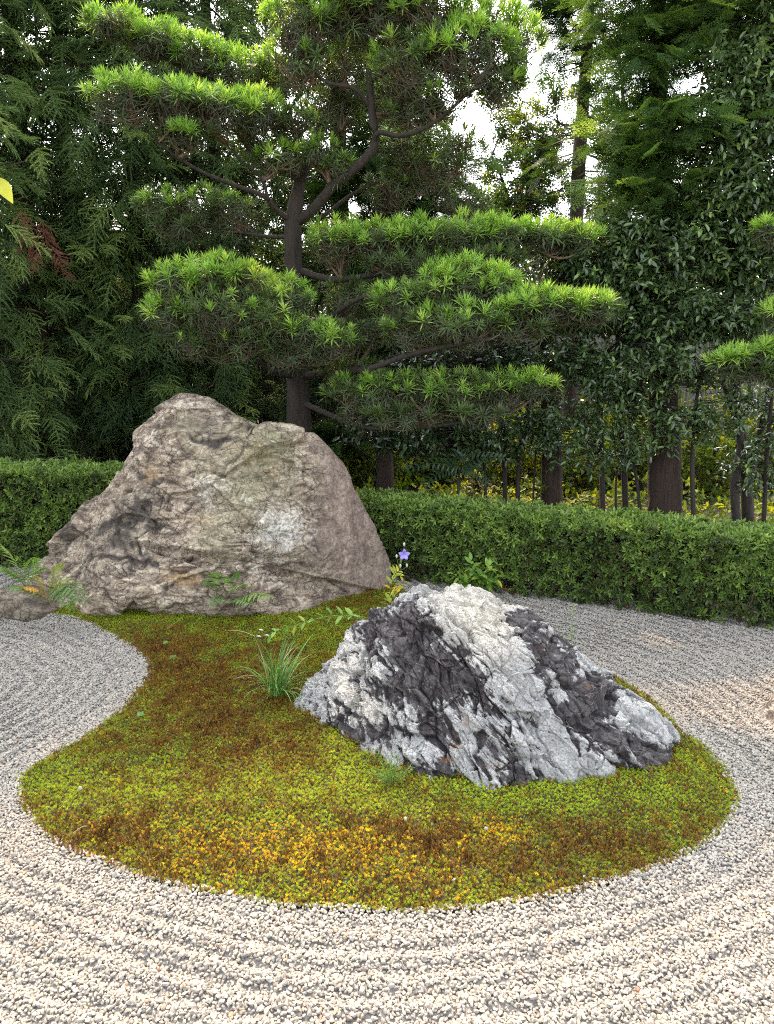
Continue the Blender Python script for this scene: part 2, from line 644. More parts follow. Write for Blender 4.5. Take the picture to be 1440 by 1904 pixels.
# a rise of earth behind the hedge
xs = np.linspace(-14, 14, 90); ys = np.linspace(5.0, 24, 70)
X, Yg = np.meshgrid(xs, ys)
xy = np.c_[X.ravel(), Yg.ravel()]
dh = behind(xy) - 0.3
zz = np.where(dh > 0, 0.03 * (1 - np.exp(-dh)) + 0.03 * noise(np.c_[xy, 0 * dh], 1.7), -0.06)
idx = np.arange(len(xy)).reshape(X.shape)
f4 = np.stack([idx[:-1, :-1], idx[:-1, 1:], idx[1:, 1:], idx[1:, :-1]], -1).reshape(-1, 4)
o = obj_np('garden_soil', np.c_[xy, zz], [f4], flat_mat('leaf littered earth', (0.014, 0.010, 0.006), (0.055, 0.035, 0.018), 14, 0.95, 0.02), smooth=True)
tag(o, kind='structure')

# gravel bed sheet
xs = np.arange(-4.9, 4.3, 0.022); ys = np.arange(0.6, 7.2, 0.022)
X, Yg = np.meshgrid(xs, ys)
xy = np.c_[X.ravel(), Yg.ravel()]
dm = poly_dist(xy, MOSS); im = inside(xy, MOSS)
zz = np.where(im, -0.02, gravel_h(xy, dm) - 0.0075)
zz = np.where(behind(xy) > 0.25, -0.055, zz)
idx = np.arange(len(xy)).reshape(X.shape)
f4 = np.stack([idx[:-1, :-1], idx[:-1, 1:], idx[1:, 1:], idx[1:, :-1]], -1).reshape(-1, 4)
o = obj_np('gravel_bed', np.c_[xy, zz], [f4], flat_mat('packed grey grit', (0.20, 0.19, 0.172), (0.33, 0.31, 0.28), 90, 0.95, 0.01), smooth=True)
tag(o, kind='structure')

# gravel stones
def stone_mesh(name, mat, seed):
    r = np.random.default_rng(seed)
    import bmesh
    bm = bmesh.new()
    bmesh.ops.create_icosphere(bm, subdivisions=1, radius=1)
    V = np.array([v.co[:] for v in bm.verts])
    Fa = np.array([[v.index for v in f.verts] for f in bm.faces])
    bm.free()
    # chip the ball with a few planes, so the stone is angular
    for _ in range(6):
        n = unit(r.normal(size=3)); c = r.uniform(0.42, 0.72)
        d = V @ n
        V = V - np.maximum(d - c, 0)[:, None] * n
    V = V / np.abs(V).max() * np.array((1.15, r.uniform(0.7, 0.95), r.uniform(0.55, 0.8)))
    V += r.normal(size=V.shape) * 0.03
    return mesh_np(name, V, [Fa], mat)

m, nt, b = new_mat('pale granite gravel')
t = attr(nt, 'tint', 'INSTANCER')
c = ramp(nt, t, [(0.0, (0.05, 0.05, 0.05)), (0.03, (0.12, 0.12, 0.12)), (0.06, (0.19, 0.178, 0.158)), (0.18, (0.275, 0.256, 0.222)), (0.8, (0.330, 0.306, 0.264)),
                 (0.95, (0.375, 0.346, 0.300)), (0.965, (0.40, 0.31, 0.21)), (0.985, (0.34, 0.20, 0.13)), (1.0, (0.46, 0.38, 0.26))])
g_ = N_(nt, 'ShaderNodeNewGeometry')
sp = nz(nt, 260, 3, 0.7, vec=g_.outputs['Position'])
c = mix(nt, 0.8, c, ramp(nt, sp, [(0.32, 0.72), (0.5, 1.0), (0.7, 1.06)]), 'MULTIPLY')
nt.links.new(c, b.inputs['Base Color']); b.inputs['Roughness'].default_value = 0.85
b.inputs['Specular IOR Level'].default_value = 0.25
STONE = [stone_mesh('gravel_stone_%s' % k, m, 20 + i) for i, k in enumerate(('round', 'long', 'flat', 'chip', 'sharp', 'blunt', 'split'))]

def in_view(xy, margin):
    px, py, d = proj(np.c_[xy, np.zeros(len(xy))])
    lim = margin * F / d
    return (px > -lim) & (px < 1440 + lim) & (py < 1904 + 700) & (xy[:, 1] > 0.9)

sp_ = 0.0099
xs = np.arange(-4.6, 4.2, sp_); ys = np.arange(1.1, 8.2, sp_)
X, Yg = np.meshgrid(xs, ys)
xy = np.c_[X.ravel(), Yg.ravel()] + rng.uniform(-0.5, 0.5, (X.size, 2)) * sp_
xy = xy[in_view(xy, 0.9)]
xy = xy[behind(xy) < 0.22]
dm = poly_dist(xy, MOSS); im = inside(xy, MOSS)
k_ = ~im | (dm < 0.022 + 0.014 * noise(np.c_[xy, 0 * dm], 14.0)) | ((dm < 0.11) & (rng.random(len(xy)) < 0.0008))
xy = xy[k_]; dm = dm[k_]; im = im[k_]
n = len(xy)
P = np.c_[xy, np.where(im & (dm > 0.03), moss_h(xy, dm) + 0.004, gravel_h(xy, dm) + rng.uniform(-0.006, 0.003, n))]
scl = np.clip(rng.lognormal(math.log(0.0080), 0.2, n), 0.0052, 0.0130)
tint = rng.uniform(0.03, 0.955, n)
odd = rng.random(n)
tint = np.where(odd < 0.012, rng.uniform(0.96, 1.0, n), tint)
tint = np.where(odd > 0.994, rng.uniform(0, 0.05, n), tint)
gr = scatter('gravel', STONE, P, frames(np.c_[rng.normal(size=(n, 2)) * 0.5, np.ones(n)]), scl, tint)
tag(gr, 'pale grey raked gravel spread around the moss island', 'gravel', kind='stuff')
print('gravel', n)

# ------------------------------------------------------------------ moss
xs = np.arange(-3.2, 2.4, 0.022); ys = np.arange(1.9, 6.6, 0.022)
X, Yg = np.meshgrid(xs, ys)
xy = np.c_[X.ravel(), Yg.ravel()]
im = inside(xy, MOSS); dm = poly_dist(xy, MOSS)
zz = np.where(im, moss_h(xy, dm) - 0.012, -0.03)
idx = np.arange(len(xy)).reshape(X.shape)
f4 = np.stack([idx[:-1, :-1], idx[:-1, 1:], idx[1:, 1:], idx[1:, :-1]], -1).reshape(-1, 4)
keep = (im | (dm < 0.03)).reshape(-1)
f4 = f4[keep[f4].all(1)]
o = obj_np('moss_mound', np.c_[xy, zz], [f4], flat_mat('dark peaty moss bed', (0.018, 0.016, 0.006), (0.055, 0.05, 0.014), 40, 0.95, 0.01), smooth=True)
tag(o, kind='structure')

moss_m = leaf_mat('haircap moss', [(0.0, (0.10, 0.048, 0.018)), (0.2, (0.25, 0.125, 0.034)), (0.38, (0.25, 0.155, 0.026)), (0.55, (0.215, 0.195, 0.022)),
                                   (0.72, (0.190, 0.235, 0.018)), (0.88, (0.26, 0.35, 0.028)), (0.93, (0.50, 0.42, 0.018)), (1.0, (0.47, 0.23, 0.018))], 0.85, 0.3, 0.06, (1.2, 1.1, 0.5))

def moss_star(name, seed, n, r, h, el):
    rr = random.Random(seed)
    mb = MB()
    for k in range(n):
        az = k * 2.39996 + rr.uniform(-.3, .3)
        e = math.radians(el + (66 - el) * (k / n) ** 1.4 + rr.uniform(-8, 8))
        l = r * rr.uniform(0.75, 1.15)
        d = ang(az, e); s = ang(az + math.pi / 2, 0)
        w = r * 0.17
        p = np.array((0, 0, h * (0.35 + 0.65 * k / n)))
        mid = p + d * l * 0.5
        mb.add([p - s * w * .5, p + s * w * .5, mid + s * w, mid - s * w, p + d * l + np.array((0, 0, -l * 0.1))], [(3, 2, 4)], [(0, 1, 2, 3)])
    return mb.mesh(name, moss_m)

def moss_spikes(name, seed):
    rr = random.Random(seed)
    mb = MB()
    for k in range(5):
        a = rr.uniform(0, 6.28); q = rr.uniform(0, 0.011)
        p = np.array((math.cos(a) * q, math.sin(a) * q, -0.004))
        tip = p + np.array((rr.uniform(-.004, .004), rr.uniform(-.004, .004), rr.uniform(0.012, 0.021)))
        w = 0.0009
        mb.add([p + (w, 0, 0), p + (-w * .5, w, 0), p + (-w * .5, -w, 0), tip + (w, 0, 0), tip + (-w * .5, w, 0), tip + (-w * .5, -w, 0)],
               [(3, 4, 5)], [(0, 1, 4, 3), (1, 2, 5, 4), (2, 0, 3, 5)])
        c = tip + np.array((0, 0, 0.001)); k_ = 0.0019
        mb.add([c + (k_, 0, 0), c + (-k_ * .5, k_, 0), c + (-k_ * .5, -k_, 0), c + (0, 0, 0.005), c - (0, 0, 0.002)], [(0, 1, 3), (1, 2, 3), (2, 0, 3), (1, 0, 4), (2, 1, 4), (0, 2, 4)])
    return mb.mesh(name, moss_m)

MSTAR = [moss_star('moss_star_%s' % k, 5 + i, 12, 0.0070 * s, 0.008, e) for i, (k, s, e) in enumerate((('open', 1.0, 14), ('closed', 0.95, 30), ('wide', 1.15, 6), ('small', 0.8, 20)))]
MSPIKE = [moss_spikes('moss_spike_%s' % k, 31 + i) for i, k in enumerate(('thin', 'bent', 'short'))]
sp_ = 0.0092
xs = np.arange(-3.0, 2.2, sp_); ys = np.arange(2.0, 6.2, sp_)
X, Yg = np.meshgrid(xs, ys)
xy = np.c_[X.ravel(), Yg.ravel()] + rng.uniform(-0.5, 0.5, (X.size, 2)) * sp_ * 1.1
dm = poly_dist(xy, MOSS)
k_ = inside(xy, MOSS) | (dm < 0.008)
xy = xy[k_]; dm = dm[k_]
n = len(xy)
P3 = np.c_[xy, np.zeros(n)]
z = moss_h(xy, dm)
px, py, _d = proj(np.c_[xy, z])
def blobs(px, py, L):
    s = np.zeros(len(px))
    for cx, cy, rx, ry, a in L:
        s += a * np.exp(-((px - cx) / rx) ** 2 - ((py - cy) / ry) ** 2)
    return s
# where the moss is fresh (+) or browned (-)
fresh = blobs(px, py, [(180, 1140, 200, 20, .5), (400, 1140, 200, 14, .4), (560, 1160, 120, 30, .35), (80, 1450, 60, 40, .25), (660, 1440, 60, 40, .4), (1090, 1480, 190, 30, .5), (950, 1460, 90, 30, .5), (1310, 1440, 60, 60, .25),
                       (200, 1440, 120, 40, .12), (600, 1500, 180, 40, .2),
                       (400, 1350, 170, 60, -.28), (300, 1215, 80, 40, -.35), (420, 1260, 160, 40, -.2), (880, 1570, 260, 60, -.28), (420, 1600, 260, 60, -.16), (1180, 1560, 120, 50, -.2), (220, 1550, 120, 40, -.18), (660, 1210, 60, 30, .1)])
warm = blobs(px, py, [(560, 1590, 260, 75, .75), (330, 1560, 130, 45, .25), (930, 1535, 70, 35, .7), (720, 1660, 200, 30, .2)])  # golden moss; part of the warmth is sunlight put into its colour
v = 0.66 + 1.0 * fresh + 0.34 * fbm(P3, 3.6, 3) + 0.30 * noise(P3, 10.0, 5) + 0.18 * noise(P3, 30.0, 9) + rng.normal(size=n) * 0.19
v = np.clip(v, 0.04, 0.885)
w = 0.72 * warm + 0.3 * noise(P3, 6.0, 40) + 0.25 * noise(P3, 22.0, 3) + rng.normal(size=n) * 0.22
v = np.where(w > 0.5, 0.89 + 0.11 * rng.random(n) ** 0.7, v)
brown = v < 0.40
pick = np.where(brown & (rng.random(n) < 0.55), 4 + rng.integers(0, 3, n), rng.integers(0, 4, n))
pick = np.where((rng.random(n) < 0.035), 4 + rng.integers(0, 3, n), pick)
v = np.where((pick >= 4) & ~brown, np.clip(0.18 + 0.15 * rng.random(n), 0, 1), v)
slope = rng.normal(size=(n, 2)) * 0.22
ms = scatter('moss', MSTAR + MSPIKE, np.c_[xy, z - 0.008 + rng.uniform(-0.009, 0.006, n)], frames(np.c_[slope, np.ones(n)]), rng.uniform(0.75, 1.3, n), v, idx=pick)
tag(ms, 'green and rust brown haircap moss covering the island in the gravel', 'moss', kind='stuff')
print('moss', n)
# ------------------------------------------------------------------ boulders
def cube_dirs(n, bottom=-0.35):
    """directions of a cube sphere without the cap below BOTTOM; faces as quads, verts merged"""
    V, Fc, off = [], [], 0
    t = np.tan(np.linspace(-1, 1, n + 1) * math.pi / 4)
    A, B = np.meshgrid(t, t, indexing='ij')
    O = np.ones_like(A)
    for sx in (((0, -1, 0), (1, 0, 0), (0, 0, 1)), ((0, 1, 0), (-1, 0, 0), (0, 0, 1)), ((1, 0, 0), (0, 1, 0), (0, 0, 1)),
               ((-1, 0, 0), (0, -1, 0), (0, 0, 1)), ((0, 0, 1), (1, 0, 0), (0, 1, 0))):
        c, a, b = (np.array(q, float) for q in sx)
        P = O[..., None] * c + A[..., None] * a + B[..., None] * b
        V.append(P.reshape(-1, 3))
        i = np.arange((n + 1) ** 2).reshape(n + 1, n + 1) + off
        Fc.append(np.stack([i[:-1, :-1], i[1:, :-1], i[1:, 1:], i[:-1, 1:]], -1).reshape(-1, 4))
        off += (n + 1) ** 2
    V = unit(np.concatenate(V)); Fc = np.concatenate(Fc)
    key = np.round(V, 6)
    _, first, inv = np.unique(key, axis=0, return_index=True, return_inverse=True)
    V = V[first]; Fc = inv.ravel()[Fc]
    keep = (V[:, 2] > bottom)
    Fc = Fc[keep[Fc].all(1)]
    used = np.unique(Fc); remap = np.full(len(V), -1); remap[used] = np.arange(len(used))
    return V[used], remap[Fc]

def vnormals(V, Q):
    a = V[Q[:, 2]] - V[Q[:, 0]]; b = V[Q[:, 3]] - V[Q[:, 1]]
    fn = np.cross(a, b)
    N = np.zeros_like(V)
    for k in range(4):
        for c in range(3):
            N[:, c] += np.bincount(Q[:, k], fn[:, c], len(V))
    return unit(N)

def smooth_pass(V, Q, it=1, lam=0.5):
    for _ in range(it):
        acc = np.zeros_like(V); cnt = np.zeros(len(V))
        for k in range(4):
            for j in (1, 3):
                a, b_ = Q[:, k], Q[:, (k + j) % 4]
                for c in range(3): acc[:, c] += np.bincount(a, V[b_, c], len(V))
                cnt += np.bincount(a, minlength=len(V))
        V = V + lam * (acc / cnt[:, None] - V)
    return V

class Rock:
    """outline: photo pixels of its silhouette, which stands over a line on the ground (depth Y at two pixel columns)"""
    def __init__(self, outline, centre, ydepth, Df, Db, p, n, planes=()):
        x0, Y0, x1, Y1 = ydepth
        Yof = lambda x: 1 / (1 / Y0 + (1 / Y1 - 1 / Y0) * (x - x0) / (x1 - x0))
        Pw = np.array([at(x, y, Yof(x)) for x, y in outline])
        A = at(x0, 1000, Y0)[:2]; B = at(x1, 1000, Y1)[:2]
        self.U = U = np.r_[unit(B - A), 0]; self.W = W = np.array((-U[1], U[0], 0))
        self.O = O = np.r_[at(centre[0], centre[1], Yof(centre[0]))]
        uu = (Pw - O) @ U; zz = Pw[:, 2] - O[2]
        # close the outline under the ground
        pts = np.c_[uu, zz]
        lo = -O[2] - 0.18
        pts = np.concatenate([[(pts[0, 0] - 0.03, lo)], pts, [(pts[-1, 0] + 0.03, lo)]])
        th = np.unwrap(np.arctan2(pts[:, 1], pts[:, 0]))
        if th[0] < 0 and pts[0, 0] < 0: th += 2 * math.pi
        # radius as a function of angle, from the polygon
        ag = np.linspace(-math.pi, math.pi, 1441)
        R = np.zeros(len(ag))
        poly = pts; nxt = np.roll(pts, -1, 0)
        for i, a in enumerate(ag):
            d = np.array((math.cos(a), math.sin(a)))
            e = nxt - poly
            den = d[0] * e[:, 1] - d[1] * e[:, 0]
            with np.errstate(divide='ignore', invalid='ignore'):
                t = (poly[:, 0] * e[:, 1] - poly[:, 1] * e[:, 0]) / den
                s = (poly[:, 0] * d[1] - poly[:, 1] * d[0]) / den
            ok = (s >= -1e-6) & (s <= 1 + 1e-6) & (t > 0)
            R[i] = t[ok].max() if ok.any() else 0.2
        D, Q = cube_dirs(n)
        a = np.hypot(D[:, 0], D[:, 2]); al = np.arctan2(D[:, 2], D[:, 0])
        Ra = np.interp(al, ag, R)
        dep = np.where(D[:, 1] < 0, Df, Db)
        if callable(Df): dep = np.where(D[:, 1] < 0, Df(al), Db)
        r = ((a / Ra) ** p + (np.abs(D[:, 1]) / dep) ** p) ** (-1 / p)
        for nrm, c in planes:
            nrm = unit(np.array(nrm))
            k = D @ nrm
            rp = np.where(k > 0.02, c / np.maximum(k, 0.02), 99)
            r = -np.log(np.exp(-r * 26) + np.exp(-np.minimum(rp, 9) * 26)) / 26      # soft minimum
        self.L = D * r[:, None]          # local coordinates: along, depth, up
        self.Q = Q
    def world(self):
        L = self.L
        return self.O + L[:, :1] * self.U + L[:, 1:2] * self.W + L[:, 2:] * np.array((0, 0, 1.0))
    def normals(self):
        return vnormals(self.L, self.Q)

def seams(px, py, lines, width, warp):
    """how near each point lies to a set of fractures drawn over the stone"""
    out = np.zeros(len(px))
    for ln in lines:
        ln = np.array(ln, float); d2 = np.full(len(px), 1e9)
        x = px + warp[0]; y = py + warp[1]
        for a, b_ in zip(ln[:-1], ln[1:]):
            ab = b_ - a
            t = np.clip(((x - a[0]) * ab[0] + (y - a[1]) * ab[1]) / (ab @ ab), 0, 1)
            d2 = np.minimum(d2, (x - a[0] - t * ab[0]) ** 2 + (y - a[1] - t * ab[1]) ** 2)
        out = np.maximum(out, np.exp(-d2 / width ** 2))
    return out

def finish_rock(rk, name, mat, label, cat, attrs, group=None, smooth=True):
    Wd = rk.world()
    base = np.array((rk.O[0], rk.O[1], 0.0))
    me = mesh_np(name, Wd - base, [rk.Q], mat, attrs, smooth)
    o = link(bpy.data.objects.new(name, me))
    o.location = base
    return tag(o, label, cat, group)

# the big boulder at the back
big_out = [(8, 1122), (34, 1062), (72, 1022), (134, 962), (185, 912), (205, 885), (222, 850), (243, 812), (275, 790), (318, 760), (340, 745), (390, 754), (432, 778),
           (478, 799), (500, 790), (545, 792), (582, 803), (612, 836), (636, 862), (655, 902), (682, 945), (708, 990), (724, 1030), (736, 1064), (738, 1105)]
rk = Rock(big_out, (410, 1040), (60, 5.80, 740, 5.60), 0.78, 0.46, 2.3, 220,
          planes=[((0.72, -0.66, 0.22), 0.86), ((-0.15, -0.86, 0.48), 0.70), ((-0.62, -0.6, 0.5), 0.80), ((0.25, -0.75, 0.62), 0.80)])
BIG = rk
L = rk.L; N = rk.normals()
px, py, _d = proj(rk.world())
wv = np.stack([fbm(L, 2.2, 3, 3), fbm(L, 2.2, 3, 50), fbm(L, 2.2, 3, 90)], 1)
q = L + 0.22 * wv
low = fbm(L, 1.5, 3, 8)
right = sstep(555, 665, px + 70 * noise(L, 2.0) + 25 * noise(L, 7.0))         # smoother face on the right
fol = 1 - np.abs(fbm(q * np.array((1.0, 1.0, 2.6)), 2.6, 4, 21)) * 2.4           # folds lying along the bedding
fol2 = 1 - np.abs(fbm(q * np.array((1.2, 1.2, 2.2)), 6.5, 4, 77)) * 2.4
qa = L * np.array((0.8, 1, 1.5)) + 0.05 * wv
fc0, fe0, fi0 = facets(L + 0.03 * wv, 1.25, 15, 1.0)
fc1, fe1, fi1 = facets(qa, 2.6, 5, 0.9)
seam = seams(px, py, [[(478, 802), (440, 850), (400, 905), (330, 950), (270, 985)], [(150, 990), (230, 972), (300, 975), (370, 1000), (430, 1020), (500, 1000)], [(240, 872), (300, 900), (352, 905), (400, 880)],
                      [(130, 1042), (240, 1035), (320, 1062), (420, 1076), (480, 1060)], [(480, 1062), (545, 1045), (600, 1075), (660, 1112)], [(210, 890), (262, 930), (250, 1000), (262, 1050)], [(320, 800), (400, 830), (470, 800)], [(540, 1000), (470, 960), (420, 1000), (330, 1040)]],
             4.5, (16 * fbm(L, 6, 3, 61), 16 * fbm(L, 6, 3, 62)))
seam = seam * sstep(-0.35, 0.1, noise(L, 7.0, 66))
fc2, fe2, fi2 = facets(qa, 6.5, 45, 0.9)
fc3, fe3, fi3 = facets(qa, 15.0, 85, 0.9)
gate = sstep(0.0, 0.25, fbm(L, 3.4, 2, 160))
crackn = np.abs(noise(q * np.array((0.7, 1, 1.9)), 3.1, 130)); crack = np.exp(-(crackn / 0.03) ** 2) * gate
crackn2 = np.abs(noise(q * np.array((0.8, 1, 1.6)), 7.6, 230)); crack2 = np.exp(-(crackn2 / 0.05) ** 2) * sstep(-0.1, 0.2, fbm(L, 6, 2, 260))
fine = fbm(q, 20.0, 4, 9, 0.6)
rough_ = 1 - 0.75 * right
disp = 0.05 * low + 0.075 * fc0 * (0.35 + 0.65 * rough_) - 0.022 * seam + rough_ * (0.009 * np.clip(fol, -1, 1) + 0.004 * np.clip(fol2, -1, 1) + 0.026 * fc1 + 0.005 * fc2 + 0.0022 * fc3) - 0.018 * crack * rough_ - 0.012 * crack2 * rough_ + 0.0055 * fine
# the ledge across the lower half
led = py - (1018 + 0.05 * (px - 300) + 26 * noise(L, 1.8, 70))
disp = disp - disp.mean() - 0.06 * sstep(0, 14, led) * sstep(120, 25, led) * sstep(150, 300, px) * (1 - right)
rk.L = L + N * disp[:, None]
grain = fbm(q * np.array((1, 1, 1.8)), 9.0, 5, 300, 0.7)
pale = blobs(px, py, [(525, 985, 55, 50, .6), (470, 1060, 80, 20, .25), (385, 915, 34, 30, .35), (230, 850, 40, 40, .25), (345, 760, 30, 14, .35), (430, 930, 120, 100, .12), (250, 1020, 60, 30, .2)]) + 0.55 * grain - 0.12 * right + 0.55 * np.exp(-(np.abs(noise(q * np.array((0.6, 1, 1.7)) + 0.1 * wv, 3.4, 730)) / 0.028) ** 2) * sstep(0.0, 0.25, noise(L, 4.0, 740)) * (1 - right)
dark = blobs(px, py, [(190, 985, 110, 60, .30), (140, 1060, 80, 40, .25), (380, 790, 80, 30, .25), (235, 955, 90, 40, .35), (300, 930, 60, 30, .3), (215, 1020, 40, 60, .2), (430, 800, 60, 30, .2), (600, 930, 26, 120, .3), (480, 1110, 150, 16, .25), (180, 1085, 90, 20, .25), (350, 820, 120, 60, .12), (655, 960, 60, 60, .1)]) + 0.75 * seam + 0.4 * crack + 0.4 * crack2 + 0.25 * sstep(0.10, 0, fe1) * rough_ + 0.2 * sstep(0.10, 0, fe2) * rough_ + 0.5 * sstep(0.15, -0.5, fol2) + 0.9 * fbm(qa, 2.6, 5, 400, 0.62)
green = blobs(px, py, [(470, 900, 90, 90, .5), (400, 1000, 60, 60, .3), (500, 830, 60, 40, .3), (380, 830, 100, 50, .15)]) + 0.3 * fbm(L, 4, 3, 500)
ochre = blobs(px, py, [(340, 1075, 50, 20, .6), (480, 860, 70, 50, .3), (285, 880, 25, 18, .5), (380, 960, 60, 40, .3), (250, 915, 40, 20, .3)]) + 0.3 * fbm(L, 6, 3, 600)
m, nt, b = new_mat('weathered chert boulder')
g_ = N_(nt, 'ShaderNodeNewGeometry'); pos = g_.outputs['Position']
bed_map = N_(nt, 'ShaderNodeMapping', Scale=(0.75, 1.0, 2.3), Rotation=(0, math.radians(18), 0)); nt.links.new(pos, bed_map.inputs[0])
n1 = nz(nt, 7, 9, 0.74, 1.1, bed_map.outputs[0]); n2 = nz(nt, 42, 6, 0.75, 0.6, pos)
c = ramp(nt, n1, [(0.35, (0.054, 0.039, 0.031)), (0.44, (0.170, 0.126, 0.092)), (0.53, (0.335, 0.270, 0.190)), (0.64, (0.54, 0.465, 0.36))])
streak = N_(nt, 'ShaderNodeMapping', Scale=(2.2, 2.2, 0.7)); nt.links.new(pos, streak.inputs[0])
c = mix(nt, math_(nt, 'MULTIPLY', attr(nt, 'right'), 0.8), c, ramp(nt, nz(nt, 5, 8, 0.78, 0.2, streak.outputs[0]), [(0.34, (0.09, 0.064, 0.053)), (0.5, (0.215, 0.156, 0.127)), (0.66, (0.36, 0.28, 0.225))]))
def amt(name, lo, hi, k, nn, w=0.5):
    x = math_(nt, 'ADD', attr(nt, name), math_(nt, 'MULTIPLY', math_(nt, 'SUBTRACT', nn, 0.5), w))
    mr = N_(nt, 'ShaderNodeMapRange')
    nt.links.new(x, mr.inputs[0]); mr.inputs[1].default_value = lo; mr.inputs[2].default_value = hi; mr.inputs[4].default_value = k
    return mr.outputs[0]
vr = N_(nt, 'ShaderNodeTexVoronoi', feature='DISTANCE_TO_EDGE', Scale=17.0)
wp = N_(nt, 'ShaderNodeVectorMath', operation='MULTIPLY_ADD'); wp.inputs[1].default_value = (.12, .12, .12)
nv = N_(nt, 'ShaderNodeTexNoise', Scale=7.0, Detail=5); nt.links.new(pos, nv.inputs['Vector']); nt.links.new(nv.outputs['Color'], wp.inputs[0]); nt.links.new(pos, wp.inputs[2])
nt.links.new(wp.outputs[0], vr.inputs['Vector'])
hair = math_(nt, 'MULTIPLY', ramp(nt, vr.outputs['Distance'], [(0.0, 1.0), (0.04, 0.0)]), ramp(nt, nz(nt, 6, 3, vec=pos), [(0.40, 0.0), (0.52, 0.9)]))
hair = math_(nt, 'MULTIPLY', hair, math_(nt, 'SUBTRACT', 1.0, math_(nt, 'MULTIPLY', attr(nt, 'right'), 0.8)))
c = mix(nt, hair, c, (0.035, 0.028, 0.024))
c = mix(nt, amt('green', 0.12, 0.6, 0.55, n1), c, (0.22, 0.22, 0.115))
c = mix(nt, amt('ochre', 0.2, 0.6, 0.6, n1), c, (0.33, 0.20, 0.075))
c = mix(nt, amt('pale', 0.22, 0.75, 0.8, n2, 1.1), c, (0.62, 0.59, 0.52))
c = mix(nt, amt('dark', 0.35, 0.95, 0.85, n2, 0.7), c, (0.040, 0.034, 0.030))
c = mix(nt, 0.75, c, ramp(nt, n2, [(0.36, 0.42), (0.5, 1.0), (0.64, 1.55)]), 'MULTIPLY')
nt.links.new(c, b.inputs['Base Color']); b.inputs['Roughness'].default_value = 0.75
b.inputs['Specular IOR Level'].default_value = 0.3
bump(nt, b, math_(nt, 'SUBTRACT', math_(nt, 'ADD', n2, math_(nt, 'MULTIPLY', nz(nt, 140, 4, 0.7, 0, pos), 0.5)), math_(nt, 'MULTIPLY', hair, 0.5)), 0.8, 0.014)
ROCKM = m
finish_rock(rk, 'boulder', m, 'huge tan and brown boulder with two humps at the back of the moss', 'boulder',
            dict(pale=pale, dark=dark, green=green, ochre=ochre, right=right))

# the black and white boulder in front
fr_out = [(566, 1345), (556, 1300), (580, 1262), (600, 1235), (622, 1218), (648, 1192), (664, 1160), (682, 1142), (704, 1132), (742, 1118), (770, 1112), (800, 1108), (838, 1104), (872, 1106),
          (900, 1116), (916, 1134), (942, 1139), (968, 1146), (992, 1158), (1004, 1166), (1022, 1184), (1022, 1200), (1060, 1212), (1072, 1236), (1100, 1258), (1136, 1274), (1120, 1284), (1160, 1294),
          (1200, 1318), (1240, 1348), (1262, 1372), (1264, 1392), (1258, 1440)]
rk = Rock(fr_out, (915, 1330), (560, 3.86, 1262, 3.26), 0.72, 0.42, 2.5, 270,
          planes=[((-0.45, -0.72, 0.52), 0.62), ((0.5, -0.65, 0.58), 0.55), ((0.05, -0.8, 0.6), 0.53)])
FRONT = rk
L = rk.L; N = rk.normals()
px, py, _d = proj(rk.world())
wv = np.stack([fbm(L, 3.5, 3, 13), fbm(L, 3.5, 3, 150), fbm(L, 3.5, 3, 190)], 1)
# beds run down to the right: rotate so that x' lies along them
ca, sa = math.cos(math.radians(-42)), math.sin(math.radians(-42))
Lr = np.stack([L[:, 0] * ca + L[:, 2] * sa, L[:, 1], -L[:, 0] * sa + L[:, 2] * ca], 1)
q = Lr * np.array((0.55, 0.9, 1.35)) + 0.045 * wv
groove = seams(px, py, [[(728, 1128), (745, 1180), (790, 1240), (815, 1300), (850, 1380)], [(905, 1150), (950, 1190), (1000, 1250), (1045, 1310), (1075, 1400)], [(610, 1290), (660, 1330), (720, 1380), (790, 1440)], [(840, 1255), (890, 1275), (905, 1330), (885, 1400), (915, 1450)],
                         [(1020, 1215), (1062, 1260), (1110, 1290), (1180, 1350), (1250, 1400)], [(690, 1200), (735, 1262), (800, 1330)], [(940, 1300), (985, 1370), (1010, 1440)], [(1060, 1330), (1105, 1390), (1180, 1440)], [(600, 1345), (650, 1392), (700, 1420)], [(830, 1130), (880, 1190), (930, 1240)]],
               4.5, (16 * fbm(L, 9, 3, 61), 16 * fbm(L, 9, 3, 62))) * sstep(-0.45, 0.0, noise(L, 10.0, 66))
fc1, edge1, cid = facets(q, 5.0, 11, 1.0)
fc2, edge2, gid = facets(q, 12.0, 41, 1.0)
fc3, edge3, hid = facets(q, 27.0, 90, 1.0)
bed = fbm(q * np.array((0.5, 1, 1.8)), 4.2, 4, 33)
white_blob = blobs(px, py, [(870, 1100, 60, 26, .9), (900, 1165, 52, 55, 1.1), (950, 1200, 40, 40, .9), (960, 1260, 46, 40, .8), (985, 1310, 60, 46, .8), (1030, 1330, 40, 50, .5), (1010, 1400, 70, 36, .8),
                            (1090, 1420, 70, 30, .75), (1060, 1370, 40, 30, .5), (800, 1120, 40, 26, .45), (650, 1255, 55, 50, .6), (590, 1280, 40, 30, .8), (690, 1322, 28, 24, 1.0), (735, 1225, 30, 26, .35),
                            (640, 1180, 20, 30, .3), (1180, 1330, 70, 24, 1.3), (1240, 1368, 28, 20, 1.0), (870, 1335, 22, 24, .9), (880, 1400, 40, 30, .35), (760, 1300, 40, 40, .25), (720, 1380, 60, 40, .3), (1080, 1262, 16, 22, .9),
                            (940, 1130, 26, 20, .4), (850, 1150, 30, 30, .8), (620, 1400, 40, 30, .2), (780, 1400, 40, 30, .3), (600, 1320, 30, 20, .35)])
